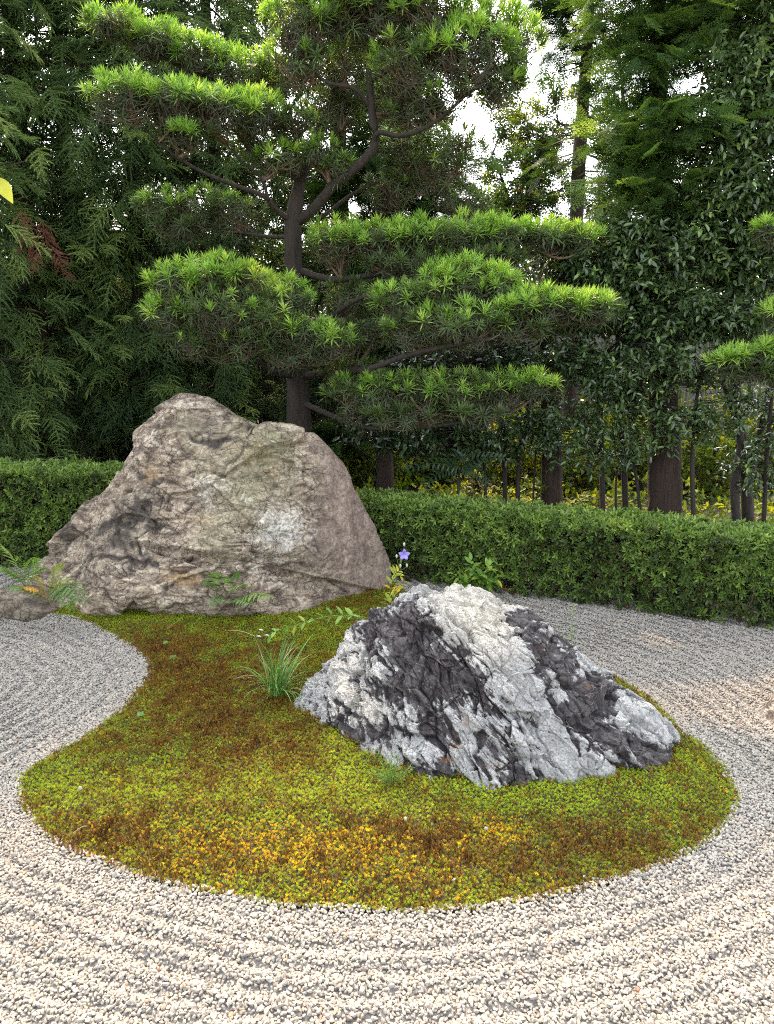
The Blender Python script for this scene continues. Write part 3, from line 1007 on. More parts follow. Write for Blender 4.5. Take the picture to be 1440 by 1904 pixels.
dark_blob = blobs(px, py, [(700, 1160, 46, 36, .9), (770, 1150, 50, 30, .5), (790, 1205, 66, 48, .8), (740, 1180, 40, 36, .4), (860, 1260, 70, 26, .85), (820, 1290, 40, 60, .55), (900, 1290, 36, 30, .6), (1000, 1180, 36, 36, 1.0), (1035, 1232, 50, 28, 1.1),
                           (960, 1140, 40, 14, .7), (1100, 1265, 50, 14, .8), (1110, 1330, 60, 34, 1.0), (1180, 1390, 80, 34, 1.2), (1080, 1300, 40, 30, .6), (1240, 1430, 40, 30, 1.1), (850, 1440, 60, 34, .6), (640, 1345, 40, 26, .5), (620, 1390, 40, 30, .45),
                           (930, 1370, 50, 24, .5), (700, 1270, 50, 16, .4), (950, 1440, 50, 16, .4), (760, 1255, 40, 60, .2)])
mott = fbm(q * np.array((0.7, 1, 1.4)), 8.0, 5, 8, 0.7)
field = 0.85 * white_blob - 0.72 * dark_blob + 0.25 * (cid - 0.5) + 0.50 * (gid - 0.5) + 0.30 * bed + 1.75 * mott + 0.5 * fbm(q, 30.0, 3, 808) + 0.16
vein = np.exp(-(np.abs(noise(q, 6.5, 300)) / 0.04) ** 2) * sstep(-0.2, 0.15, noise(L, 9, 310)) + 0.7 * np.exp(-(np.abs(noise(q * np.array((2.4, 1, 0.6)), 5.0, 340)) / 0.035) ** 2) * sstep(-0.1, 0.2, noise(L, 8, 350))
field = field - 0.15 * sstep(0.10, 0.0, edge1) - 0.12 * sstep(0.12, 0.0, edge2) - 0.1 * sstep(0.12, 0, edge3) - 0.35 * vein - 0.7 * groove
white = 0.17 + 0.58 * sstep(-0.25, 0.38, field)
fine = fbm(q, 30, 4, 60, 0.65)
disp = (0.035 * bed + 0.034 * fc1 + 0.020 * fc2 + 0.009 * fc3 - 0.006 * sstep(0.07, 0.0, edge1)
        - 0.003 * sstep(0.08, 0.0, edge2) - 0.022 * groove + 0.020 * np.abs(mott) + 0.012 * mott + 0.008 * white + 0.008 * fine - 0.010 * np.clip(vein, 0, 1) + 0.03 * fbm(L, 3.0, 2, 70))
disp = disp - disp.mean() - 0.020
deep = np.exp(-(np.abs((px - 735) * 0.5 - (py - 1170) * 0.42 + 8 * noise(L, 8)) / 9) ** 2) * sstep(1130, 1160, py) * sstep(1300, 1240, py)
disp -= 0.03 * deep
rk.L = L + N * disp[:, None]
rust = blobs(px, py, [(820, 1250, 30, 22, .5), (865, 1340, 14, 20, .6), (845, 1385, 20, 14, .7), (830, 1410, 24, 12, .7), (950, 1295, 10, 10, .6), (930, 1425, 40, 14, .6), (1070, 1380, 10, 12, .5), (1010, 1205, 14, 8, .6), (1100, 1270, 14, 6, .6), (1225, 1385, 30, 20, .25)]) + 0.3 * fbm(L, 14, 3, 700)
warmw = blobs(px, py, [(880, 1120, 90, 60, .8), (920, 1180, 60, 60, .5), (680, 1320, 40, 30, .6), (650, 1250, 50, 50, .3)])
m, nt, b = new_mat('black and white veined boulder')
g_ = N_(nt, 'ShaderNodeNewGeometry'); pos = g_.outputs['Position']
n1 = nz(nt, 26, 8, 0.75, 0.5, pos); n2 = nz(nt, 110, 5, 0.75, 0.2, pos); n3 = nz(nt, 8, 5, 0.6, 0.3, pos)
wh = mix(nt, attr(nt, 'warmw'), ramp(nt, n3, [(0.3, (0.25, 0.25, 0.245)), (0.7, (0.41, 0.405, 0.385))]), (0.50, 0.46, 0.38))
wh = mix(nt, 0.9, wh, ramp(nt, n2, [(0.34, 0.45), (0.5, 0.95), (0.7, 1.2)]), 'MULTIPLY')
dk = ramp(nt, n1, [(0.34, (0.016, 0.014, 0.015)), (0.5, (0.055, 0.048, 0.048)), (0.68, (0.13, 0.115, 0.11))])
x = math_(nt, 'ADD', attr(nt, 'white'), math_(nt, 'MULTIPLY', math_(nt, 'SUBTRACT', n1, 0.5), 1.3))
x = math_(nt, 'ADD', x, math_(nt, 'MULTIPLY', math_(nt, 'SUBTRACT', n2, 0.5), 0.7))
c = mix(nt, ramp(nt, x, [(0.36, 0.0), (0.58, 1.0)]), dk, wh)
mr = N_(nt, 'ShaderNodeMapRange'); nt.links.new(math_(nt, 'ADD', attr(nt, 'rust'), math_(nt, 'MULTIPLY', math_(nt, 'SUBTRACT', n1, 0.5), 0.6)), mr.inputs[0])
mr.inputs[1].default_value = 0.42; mr.inputs[2].default_value = 0.8; mr.inputs[4].default_value = 0.7
c = mix(nt, mr.outputs[0], c, (0.17, 0.075, 0.022))
c = mix(nt, 0.5, c, ramp(nt, n2, [(0.3, 0.6), (0.6, 1.15)]), 'MULTIPLY')
nt.links.new(c, b.inputs['Base Color']); b.inputs['Roughness'].default_value = 0.6
b.inputs['Specular IOR Level'].default_value = 0.35
bump(nt, b, math_(nt, 'ADD', n1, math_(nt, 'MULTIPLY', n2, 0.5)), 0.9, 0.008)
finish_rock(rk, 'boulder', m, 'craggy black and white veined boulder lying on the front of the moss', 'boulder', dict(white=white, rust=rust, warmw=warmw), smooth=False)

def small_rock(label, outline, centre, yd, Df, Db, seed, mat, attrs0):
    r = Rock(outline, centre, yd, Df, Db, 2.1, 60)
    L = r.L
    r.L = L + r.normals() * (0.05 * fbm(L, 4, 4, seed) + 0.012 * fbm(L, 18, 3, seed + 5))[:, None]
    n = len(r.L)
    finish_rock(r, 'boulder', mat, label, 'boulder', {k: np.full(n, v) + 0.3 * fbm(r.L, 9, 3, seed + 9) for k, v in attrs0.items()})
small_rock('low dark grey rock at the left foot of the big tan boulder', [(-50, 1140), (-30, 1112), (0, 1100), (40, 1098), (70, 1104), (95, 1120), (104, 1134)], (35, 1122), (-60, 5.30, 125, 5.15), 0.20, 0.3, 5, ROCKM,
           dict(pale=-.2, dark=.7, green=.1, ochre=-.3, right=0.0))
small_rock('dark rock in the gravel cut by the right edge of the photo', [(1416, 1348), (1426, 1338), (1446, 1322), (1480, 1310), (1540, 1302), (1600, 1320), (1620, 1350)], (1520, 1342), (1416, 3.6, 1620, 3.55), 0.16, 0.25, 15, m,
           dict(white=.40, rust=-1.0, warmw=0.0))

# ------------------------------------------------------------------ clipped hedge
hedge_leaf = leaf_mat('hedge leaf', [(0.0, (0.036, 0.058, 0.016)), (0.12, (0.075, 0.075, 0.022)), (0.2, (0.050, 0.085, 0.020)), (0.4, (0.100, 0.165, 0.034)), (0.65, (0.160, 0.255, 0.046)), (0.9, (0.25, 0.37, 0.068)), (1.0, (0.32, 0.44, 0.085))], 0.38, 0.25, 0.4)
stem_bark = bark_mat('brown twig bark', (0.035, 0.022, 0.014), (0.11, 0.075, 0.05), 40, 12)
HSPRIG = []
for i, nm in enumerate(('open', 'upright', 'flat', 'young')):
    rr = random.Random(50 + i)
    mb = MB()
    for k in range(7):
        V, a, c_ = simple_leaf(rr.uniform(0.030, 0.044), rr.uniform(0.012, 0.017), 0.12, 0.35)
        d = ang(k * 2.39996 + rr.uniform(-.3, .3), math.radians(rr.uniform(0, 35) + k * 7))
        mb.add(place(V, rot_to(d), np.array((0, 0, 0.003 * k))), a, c_)
    HSPRIG.append(mb.mesh('hedge_sprig_' + nm, hedge_leaf))
def clipped_hedge(label, A0, B0, W, Hh, base, seed):
    D_ = unit(B0 - A0); N2 = np.array((-D_[1], D_[0])); hl = float(np.linalg.norm(B0 - A0))
    def hp(s, w, z):
        return np.c_[A0 + np.outer(s, D_) + np.outer(w, N2), z]
    Ps, Ns, Ts = [], [], []
    def add(s, w, z, nrm, t, keep=None):
        p = hp(s, w, z); k = np.ones(len(p), bool) if keep is None else keep
        Ps.append(p[k]); Ns.append(np.tile(nrm, (k.sum(), 1))); Ts.append(np.asarray(t)[k])
    n = int(1750 * hl * Hh)                          # front face
    s = rng.uniform(0, hl, n); z = rng.uniform(0.01, Hh, n); P3 = np.c_[s, z, 0 * z + seed]
    dep = 0.02 * noise(P3, 3.0, 5) + 0.018 * noise(P3, 9) + np.abs(rng.normal(size=n)) * 0.03
    keep = rng.random(n) < np.where(z < 0.08, 0.4 + 0.6 * (noise(P3, 3.2, 9) > 0.05), np.where(z < 0.2, 0.75, 1.0))
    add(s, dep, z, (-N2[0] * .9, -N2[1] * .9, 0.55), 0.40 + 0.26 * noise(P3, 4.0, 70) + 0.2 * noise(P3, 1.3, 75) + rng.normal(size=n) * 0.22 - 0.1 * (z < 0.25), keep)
    n = int(1900 * hl * W)                           # top: paler tint, with the sky light put into the leaf colour
    s = rng.uniform(0, hl, n); w = rng.uniform(0, W, n); P3 = np.c_[s, w, 0 * w + seed]
    z = Hh + 0.018 * noise(P3, 1.2, 3) + 0.018 * noise(P3, 5) + rng.normal(size=n) * 0.014 - 0.05 * np.exp(-w / 0.03)
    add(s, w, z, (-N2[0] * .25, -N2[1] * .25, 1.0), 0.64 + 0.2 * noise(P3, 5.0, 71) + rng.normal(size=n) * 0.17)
    n = int(400 * hl * Hh)                           # back
    s = rng.uniform(0, hl, n)
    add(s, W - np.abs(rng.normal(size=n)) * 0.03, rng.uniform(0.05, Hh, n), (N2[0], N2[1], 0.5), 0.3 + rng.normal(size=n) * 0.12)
    n = int(1600 * hl * Hh)                          # inside: darkest tint, the inner shade put into the leaf colour
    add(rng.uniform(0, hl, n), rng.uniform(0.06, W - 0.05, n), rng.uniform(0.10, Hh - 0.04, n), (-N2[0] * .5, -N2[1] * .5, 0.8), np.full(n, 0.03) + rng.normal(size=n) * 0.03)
    P = np.concatenate(Ps); Nn = np.concatenate(Ns); Tn = np.clip(np.concatenate(Ts), 0, 1)
    t = thing('clipped_hedge', label, 'hedge', base, 'low clipped hedges behind the boulders')
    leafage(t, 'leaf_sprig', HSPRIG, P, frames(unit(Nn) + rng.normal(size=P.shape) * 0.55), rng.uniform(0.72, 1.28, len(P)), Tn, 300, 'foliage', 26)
    n = int(36 * hl); s = rng.uniform(0, hl, n)
    A = hp(s, rng.uniform(0.1, W - 0.08, n), np.full(n, -0.05))
    mb = MB(); mb.add(*twigs(A, A + np.c_[rng.normal(size=(n, 2)) * 0.12, rng.uniform(0.45, 0.85, n) * Hh], 0.008, 0.003, 0.2))
    o = mb.build('stems', stem_bark, t); o['kind'] = 'stuff'
    return hp, hl
hp, hl = clipped_hedge('low clipped green hedge along the back of the gravel right of the big tan boulder', HA, HB, HEDGE_W, HEDGE_H, (1.7, 5.6, 0), 0.0)
clipped_hedge('taller clipped green hedge left of the big tan boulder', np.array((-7.2, 6.30)), np.array((-0.5, 6.30)), 0.46, 0.81, (-2.9, 6.5, 0), 40.0)
# dry leaves under the hedge
dry = leaf_mat('dry leaf', [(0, (0.10, 0.04, 0.015)), (0.5, (0.30, 0.13, 0.035)), (1, (0.42, 0.25, 0.08))], 0.7, 0.2, 0.2)
mb = MB(); mb.add(*simple_leaf(0.06, 0.025, 0.25, 0.5)); DRY = mb.mesh('dry_leaf_curled', dry)
n = 900
s = rng.uniform(0, hl, n)
P = hp(s, rng.uniform(0.05, 1.6, n), rng.uniform(0.0, 0.03, n))
tag(scatter('leaf_litter', [DRY], P, frames(np.c_[rng.normal(size=(n, 2)) * 0.4, np.ones(n)]), rng.uniform(0.6, 1.2, n), rng.random(n)),
    'orange brown dry leaves lying on the earth under the hedge', 'leaf litter', kind='stuff')
# ------------------------------------------------------------------ clipped podocarpus trees
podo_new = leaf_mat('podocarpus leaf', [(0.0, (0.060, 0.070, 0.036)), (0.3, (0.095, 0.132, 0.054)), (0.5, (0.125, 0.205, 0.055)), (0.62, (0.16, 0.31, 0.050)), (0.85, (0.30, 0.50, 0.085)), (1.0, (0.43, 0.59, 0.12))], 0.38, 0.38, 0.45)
podo_bark = bark_mat('podocarpus bark', (0.012, 0.009, 0.006), (0.046, 0.034, 0.024), 26, 4)
twig_m = flat_mat('podocarpus twig', (0.07, 0.045, 0.028), (0.20, 0.13, 0.085), 30, 0.9, 0)
TUFT = [tuft_mesh('leaf_tuft_%s' % k, podo_new, n_, L_, 0.0108, e0, e1, 60 + i, dr) for i, (k, n_, L_, e0, e1, dr) in enumerate(
    (('open', 21, 0.096, 8, 84, 0.12), ('shut', 18, 0.102, 35, 86, 0.08), ('wide', 22, 0.090, -8, 78, 0.16), ('long', 18, 0.116, 20, 84, 0.14)))]
OLDT = [tuft_mesh('old_tuft_%s' % k, podo_new, n_, L_, 0.0085, e0, e1, 80 + i, dr) for i, (k, n_, L_, e0, e1, dr) in enumerate(
    (('loose', 12, 0.10, -25, 60, 0.35), ('thin', 9, 0.11, -35, 50, 0.45)))]

def limb(t, pts, rad0, rad1, name='branch', n=22, sides=7, mat=None):
    """pts: (px, py, Y) rows; radii in metres"""
    W = np.array([at(*p) for p in pts])
    path = spline(W, n)
    path = path + np.cumsum(rng.normal(size=path.shape), 0) * rad1 * 0.12 * np.linspace(0, 1, n)[:, None]
    mb = MB(); mb.add(*tube(path, np.linspace(rad0, rad1, n) * 0.8, sides, 0.07))
    mb.build(name, mat or podo_bark, t, True)
    return path

def podo(name, label, base, trunk, limbs, pads, group, nparts=300, dens=1.0, bright=1.0):
    t = thing(name, label, 'tree', base, group)
    t['label'] = label
    skeleton = []
    tr = spline(np.array([np.r_[at(*p[:3]), p[3]] for p in trunk]), 40)
    mb = MB(); mb.add(*tube(tr[:, :3], tr[:, 3], 12, 0.07)); mb.build('trunk', podo_bark, t, True)
    skeleton.append(tr[:, :3])
    for L_ in limbs:
        skeleton.append(limb(t, L_[0], L_[1], L_[2]))
    sk = np.concatenate(skeleton)
    allP, allN, allT, allI, allS = [], [], [], [], []
    tA, tB, bA, bB = [], [], [], []
    for (cx, cy, rx, ry, Y, br) in pads:
        br = min(1.0, 1.3 * br + 0.04)
        C = at(cx, cy, Y)
        sc = proj(C)[2] / F
        a, c_ = rx * sc, ry * sc
        b_ = min(max(0.62 * a, 0.16), 0.42)
        ax = np.array((a, b_, c_))
        # fresh tufts over the top
        area = math.pi * a * b_ * 1.5
        n = int(dens * area / 0.0042 * (0.35 + 0.65 * br)) + 3
        u = unit(rng.normal(size=(n, 3)))
        u[:, 2] = np.abs(u[:, 2]) * 0.9 + 0.03
        u = unit(u)
        Pt = C + u * ax * rng.uniform(0.80, 1.06, n)[:, None]
        Pt[:, 2] += 0.03 * noise(Pt, 3.0)
        Nn_ = unit(unit(u / ax) * np.array((0.55, 0.55, 0.8)) + np.array((0, -0.12, 0.55)) + rng.normal(size=(n, 3)) * 0.22)
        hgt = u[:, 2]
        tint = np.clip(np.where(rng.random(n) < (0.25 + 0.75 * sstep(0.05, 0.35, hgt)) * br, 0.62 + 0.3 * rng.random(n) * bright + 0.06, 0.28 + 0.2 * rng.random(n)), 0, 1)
        allP.append(Pt); allN.append(Nn_); allT.append(tint); allI.append(rng.integers(0, 4, n)); allS.append(rng.uniform(0.72, 1.25, n))
        # old, darker leaves beneath and inside
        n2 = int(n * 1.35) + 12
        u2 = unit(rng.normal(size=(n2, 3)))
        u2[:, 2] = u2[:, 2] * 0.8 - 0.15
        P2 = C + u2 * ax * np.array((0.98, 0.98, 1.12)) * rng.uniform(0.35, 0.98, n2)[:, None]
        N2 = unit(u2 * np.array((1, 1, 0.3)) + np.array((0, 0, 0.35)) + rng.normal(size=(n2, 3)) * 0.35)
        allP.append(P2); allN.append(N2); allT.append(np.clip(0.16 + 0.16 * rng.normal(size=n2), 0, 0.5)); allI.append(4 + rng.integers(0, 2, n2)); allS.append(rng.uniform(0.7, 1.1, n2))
        # twigs: limb -> pad heart -> tufts
        dk = np.linalg.norm(sk - (C - np.array((0, 0, 0.6 * c_))), axis=1)
        root = sk[np.argmin(dk)]
        hearts = C + unit(rng.normal(size=(5, 3))) * ax * 0.35 - np.array((0, 0, 0.55 * c_))
        for h in hearts:
            bA.append(root); bB.append(h)
        k = rng.random(n) < 0.75
        hk = hearts[np.argmin(np.linalg.norm(hearts[None] - Pt[k][:, None], axis=2), 1)]
        tA.append(hk); tB.append(Pt[k] - 0.02 * Nn_[k])
        k2 = rng.random(n2) < 0.55
        tA.append(hearts[rng.integers(0, 5, k2.sum())]); tB.append(P2[k2])
    mb = MB()
    mb.add(*twigs(np.array(bA), np.array(bB), 0.012, 0.006, 0.22, 5)); mb.add(*twigs(np.concatenate(tA), np.concatenate(tB), 0.0042, 0.002, 0.25, 3))
    o = mb.build('twigs', twig_m, t); o['kind'] = 'stuff'
    P = np.concatenate(allP); Nn_ = np.concatenate(allN); T = np.concatenate(allT); I = np.concatenate(allI); Sc = np.concatenate(allS)
    R = frames(Nn_)
    fresh_ = I < 4
    px_, py_, d_ = proj(P)
    # parts are chosen among the fresh tufts
    selF = np.where(fresh_)[0]
    sel = selF[nearest_pieces(P[selF], nparts, 20)]
    m_ = np.ones(len(P), bool); m_[sel] = False
    TT = TUFT + OLDT
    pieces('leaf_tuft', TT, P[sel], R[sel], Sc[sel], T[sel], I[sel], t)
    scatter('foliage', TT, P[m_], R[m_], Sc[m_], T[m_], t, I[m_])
    print(name, len(P))
    return t

Yt = 6.85
trunk = [(556, 940, Yt, .118), (556, 800, Yt, .112), (553, 700, Yt, .10), (550, 600, Yt, .088), (546, 500, Yt, .080), (545, 420, Yt, .078), (552, 370, Yt, .062), (560, 330, Yt + .05, .05),
         (590, 250, Yt + .2, .045), (620, 180, Yt + .25, .04), (640, 90, Yt + .25, .034), (650, -40, Yt + .2, .022)]
limbs = [([(550, 415, Yt), (585, 388, Yt - .1), (620, 345, Yt - .2), (668, 306, Yt - .3), (697, 268, Yt - .35), (692, 210, Yt - .35), (686, 140, Yt - .3), (692, 70, Yt - .2), (690, -30, Yt - .1)], .056, .026),
         ([(696, 268, Yt - .35), (705, 246, Yt - .42), (745, 252, Yt - .5), (790, 238, Yt - .5), (835, 205, Yt - .5), (880, 165, Yt - .45), (940, 120, Yt - .4)], .030, .010),
         ([(690, 200, Yt - .35), (660, 165, Yt - .4), (610, 150, Yt - .4), (560, 105, Yt - .35)], .026, .010),
         ([(690, 150, Yt - .3), (740, 120, Yt - .3), (790, 80, Yt - .3), (830, 40, Yt - .3)], .026, .010),
         ([(556, 332, Yt + .02), (530, 322, Yt - .05), (495, 313, Yt - .12), (478, 295, Yt - .15), (460, 270, Yt - .2), (440, 240, Yt - .25)], .034, .012),
         ([(546, 412, Yt), (520, 396, Yt - .1), (492, 366, Yt - .2), (440, 346, Yt - .3), (380, 322, Yt - .4), (320, 286, Yt - .45), (262, 235, Yt - .5)], .034, .011),
         ([(500, 372, Yt - .2), (485, 330, Yt - .25), (450, 300, Yt - .3), (420, 270, Yt - .3)], .018, .008),
         ([(556, 345, Yt), (520, 260, Yt + .1), (470, 190, Yt + .1), (400, 150, Yt), (300, 105, Yt - .1), (225, 60, Yt - .15)], .030, .010),
         ([(560, 410, Yt), (600, 402, Yt + .05), (650, 365, Yt + .1), (710, 335, Yt + .1), (780, 310, Yt + .1)], .026, .012),
         ([(550, 500, Yt), (620, 520, Yt - .1), (700, 510, Yt - .15), (800, 490, Yt - .2), (900, 480, Yt - .25), (1010, 470, Yt - .25)], .036, .012),
         ([(552, 600, Yt), (610, 592, Yt - .2), (660, 560, Yt - .4), (720, 545, Yt - .5), (790, 560, Yt - .6)], .036, .014),
         ([(555, 700, Yt), (620, 692, Yt - .3), (690, 685, Yt - .6), (760, 660, Yt - .8), (850, 640, Yt - .9), (950, 622, Yt - .9), (1060, 592, Yt - .85)], .040, .012),
         ([(556, 745, Yt), (610, 770, Yt - .25), (680, 795, Yt - .5), (770, 795, Yt - .65), (860, 785, Yt - .7), (950, 765, Yt - .7)], .032, .010),
         ([(552, 700, Yt), (505, 690, Yt - .3), (470, 650, Yt - .5), (430, 612, Yt - .65), (380, 580, Yt - .7), (330, 550, Yt - .7)], .036, .011),
         ([(545, 440, Yt), (500, 440, Yt + .15), (440, 430, Yt + .3), (360, 415, Yt + .35), (300, 395, Yt + .35)], .024, .008),
         ([(520, 690, Yt - .2), (560, 680, Yt - .5), (610, 665, Yt - .6)], .016, .008)]
pads = [  # px, py, rx, ry, depth, share of fresh tufts
    (215, 50, 62, 26, Yt - .15, 1), (290, 82, 66, 32, Yt - .1, 1), (370, 110, 66, 36, Yt - .05, .9), (450, 142, 66, 40, Yt, .85), (520, 160, 44, 40, Yt + .05, .6),
    (232, 192, 70, 46, Yt - .55, 1), (312, 196, 78, 50, Yt - .5, 1), (395, 208, 78, 46, Yt - .45, 1), (470, 218, 66, 40, Yt - .35, .8), (345, 256, 50, 30, Yt - .5, .35), (545, 235, 44, 30, Yt - .2, .35), (520, 300, 56, 26, Yt - .25, .35), (590, 285, 44, 28, Yt - .2, .35), (630, 315, 30, 24, Yt - .2, .3),
    (560, 52, 76, 56, Yt - .35, .95), (640, 30, 80, 56, Yt - .3, .9), (720, 30, 84, 66, Yt - .35, .9), (810, 40, 90, 70, Yt - .45, 1), (900, 50, 76, 60, Yt - .4, 1), (965, 92, 44, 60, Yt - .35, 1), (870, 120, 100, 70, Yt - .5, .75), (770, 130, 86, 66, Yt - .45, .5), (930, 165, 50, 40, Yt - .4, .6), (560, 120, 66, 50, Yt - .35, .3), (700, -40, 160, 60, Yt - .3, .8), (820, 190, 60, 36, Yt - .45, .2), (640, 120, 60, 50, Yt - .2, .2), (620, 215, 60, 40, Yt - .05, .12), (735, 190, 60, 44, Yt - .25, .15), (640, 165, 70, 40, Yt, .15), (770, 215, 60, 26, Yt - .4, .1), (480, 260, 60, 30, Yt - .1, .15),
    (300, 385, 48, 30, Yt + .35, .35), (370, 395, 66, 40, Yt + .35, .25), (440, 405, 60, 44, Yt + .3, .12), (330, 430, 60, 30, Yt + .35, .05),
    (800, 330, 90, 60, Yt + .15, .04), (760, 280, 70, 50, Yt + .1, .06), (850, 280, 50, 50, Yt + .1, .06), (860, 380, 60, 40, Yt + .15, .03), (730, 360, 60, 40, Yt + .15, .05),
    (628, 455, 62, 44, Yt - .15, .9), (700, 452, 62, 40, Yt - .2, .9), (780, 446, 66, 36, Yt - .2, 1), (860, 444, 70, 36, Yt - .25, 1), (940, 442, 66, 32, Yt - .25, 1), (1015, 442, 60, 30, Yt - .25, 1), (1075, 450, 42, 28, Yt - .25, 1), (760, 496, 90, 28, Yt - .2, .12), (900, 486, 90, 26, Yt - .25, .1),
    (752, 568, 62, 46, Yt - .6, .6), (815, 545, 56, 48, Yt - .65, .95), (870, 528, 62, 46, Yt - .65, 1), (925, 546, 48, 46, Yt - .7, .95), (975, 578, 56, 36, Yt - .85, 1), (1040, 574, 60, 34, Yt - .85, 1), (1100, 576, 48, 30, Yt - .85, 1), (860, 606, 90, 44, Yt - .85, .3), (780, 620, 70, 36, Yt - .75, .2), (960, 612, 70, 26, Yt - .85, .2),
    (325, 532, 52, 42, Yt - .7, 1), (395, 518, 62, 44, Yt - .65, 1), (455, 528, 52, 40, Yt - .6, 1), (530, 562, 56, 42, Yt - .5, 1), (312, 590, 46, 42, Yt - .7, .8), (400, 590, 84, 56, Yt - .7, .35), (480, 600, 76, 52, Yt - .6, .35), (560, 626, 62, 36, Yt - .6, .5), (628, 636, 46, 32, Yt - .6, .5), (440, 640, 80, 36, Yt - .6, .1), (560, 664, 80, 22, Yt - .55, .1), (360, 640, 50, 30, Yt - .65, .12),
    (660, 742, 52, 40, Yt - .5, .4), (720, 740, 60, 44, Yt - .6, .45), (790, 738, 66, 46, Yt - .65, .35), (860, 735, 66, 42, Yt - .7, .35), (930, 728, 60, 36, Yt - .7, .5), (990, 722, 48, 26, Yt - .7, .7), (760, 776, 90, 24, Yt - .6, .05), (880, 768, 80, 20, Yt - .7, .05),
    (690, 620, 60, 40, Yt - .2, .08), (650, 560, 50, 40, Yt - .1, .08), (650, 690, 60, 26, Yt - .3, .08)]
podo('podocarpus_tree', 'cloud pruned pine with layered pale green pads rising behind the big tan boulder', (at(556, 940, Yt)[0], Yt, 0), trunk, limbs, pads, None)
Y2 = 5.9
tr2 = [(1640, 1010, Y2, .09), (1640, 800, Y2, .08), (1625, 620, Y2, .07), (1610, 450, Y2, .06), (1600, 300, Y2, .04)]
lb2 = [([(1638, 760, Y2), (1560, 740, Y2 - .1), (1480, 715, Y2 - .15), (1400, 690, Y2 - .2), (1350, 676, Y2 - .2)], .03, .008),
       ([(1620, 620, Y2), (1560, 615, Y2 - .1), (1480, 605, Y2 - .15)], .026, .010), ([(1612, 480, Y2), (1550, 470, Y2 - .1), (1460, 455, Y2 - .15)], .024, .010)]
pd2 = [(1352, 672, 34, 22, Y2 - .2, .8), (1400, 668, 46, 26, Y2 - .2, .9), (1450, 664, 50, 28, Y2 - .2, .9), (1520, 670, 60, 30, Y2 - .15, .9), (1400, 694, 60, 16, Y2 - .2, .1), (1470, 698, 60, 18, Y2 - .2, .1),
       (1462, 584, 46, 36, Y2 - .2, 1), (1530, 580, 60, 40, Y2 - .1, 1), (1440, 436, 38, 24, Y2 - .2, 1), (1500, 430, 50, 32, Y2 - .15, 1), (1570, 430, 60, 40, Y2, 1), (1600, 280, 90, 50, Y2, 1)]
podo('podocarpus_tree', 'pruned pine reaching in from the right edge with three small pale green pads', (at(1640, 1010, Y2)[0], Y2, 0), tr2, lb2, pd2, None, 90)

# ------------------------------------------------------------------ cedars on the left
cedar_m = leaf_mat('cedar needle', [(0.0, (0.024, 0.040, 0.018)), (0.4, (0.080, 0.138, 0.048)), (0.7, (0.17, 0.265, 0.080)), (0.88, (0.28, 0.37, 0.11)), (0.94, (0.16, 0.045, 0.022)), (1.0, (0.20, 0.06, 0.03))], 0.5, 0.28, 0.3)
cedar_bark = bark_mat('cedar bark', (0.014, 0.010, 0.008), (0.065, 0.040, 0.028), 34, 1.6, (0.05, 0.065, 0.02))

def cedar_spray(name, seed, L=0.40, nb=15, flat=False):
    """a drooping branchlet along +X with plumes of short needles"""
    r = random.Random(seed)
    mb = MB()
    q = np.linspace(0, 1, 8)
    ax = np.stack([L * q, 0 * q, -0.30 * L * q ** 1.7], 1)
    def plume(p, d, l, wid):
        d = unit(np.array(d)); k = max(4, int(l / 0.016))
        s = unit(np.cross(d, (r.uniform(-.3, .3), r.uniform(-.3, .3), 1)))
        u = np.cross(s, d)
        V, f = [], []
        for i in range(k):
            t0 = i / k
            w = wid * (1 - 0.65 * t0)
            droop = np.array((0, 0, -0.22 * l * t0 ** 2))
            c = p + d * l * t0 + droop
            e = p + d * l * min(1, t0 + 0.30) + droop * 1.5
            for a in (0.3, 2.4, 4.5):
                a += i * 1.1
                o = (math.cos(a) * s + math.sin(a) * u)
                b = len(V)
                sd = np.cross(o, d) * 0.0042
                V += [c - sd, c + sd, e + o * w]; f.append((b, b + 1, b + 2))
        mb.add(V, f)
    for i in range(nb):
        t = 0.12 + 0.86 * i / nb
        p = np.array([np.interp(t, q, ax[:, c]) for c in range(3)])
        side = 1 if i % 2 else -1
        ang_ = math.radians(r.uniform(32, 58))
        l = (0.17 * (1 - 0.62 * t) + 0.02) * r.uniform(0.75, 1.15)
        d = (math.cos(ang_), side * math.sin(ang_), r.uniform(-.35, .15))
        plume(p, d, l, 0.016)
        if r.random() < 0.35: plume(p, (0.9, side * 0.25, -0.5), l * 0.8, 0.012)
    plume(ax[-3], ax[-1] - ax[-3], 0.13, 0.013)
    plume(ax[1], ax[4] - ax[1], L * 0.55, 0.010); plume(ax[4], ax[6] - ax[4], L * 0.4, 0.010)
    return mb.mesh(name, cedar_m)
CSPRAY = [cedar_spray('cedar_spray_%s' % k, 90 + i, L_, n_) for i, (k, L_, n_) in enumerate((('long', 0.46, 13), ('short', 0.36, 10), ('wide', 0.40, 13)))]

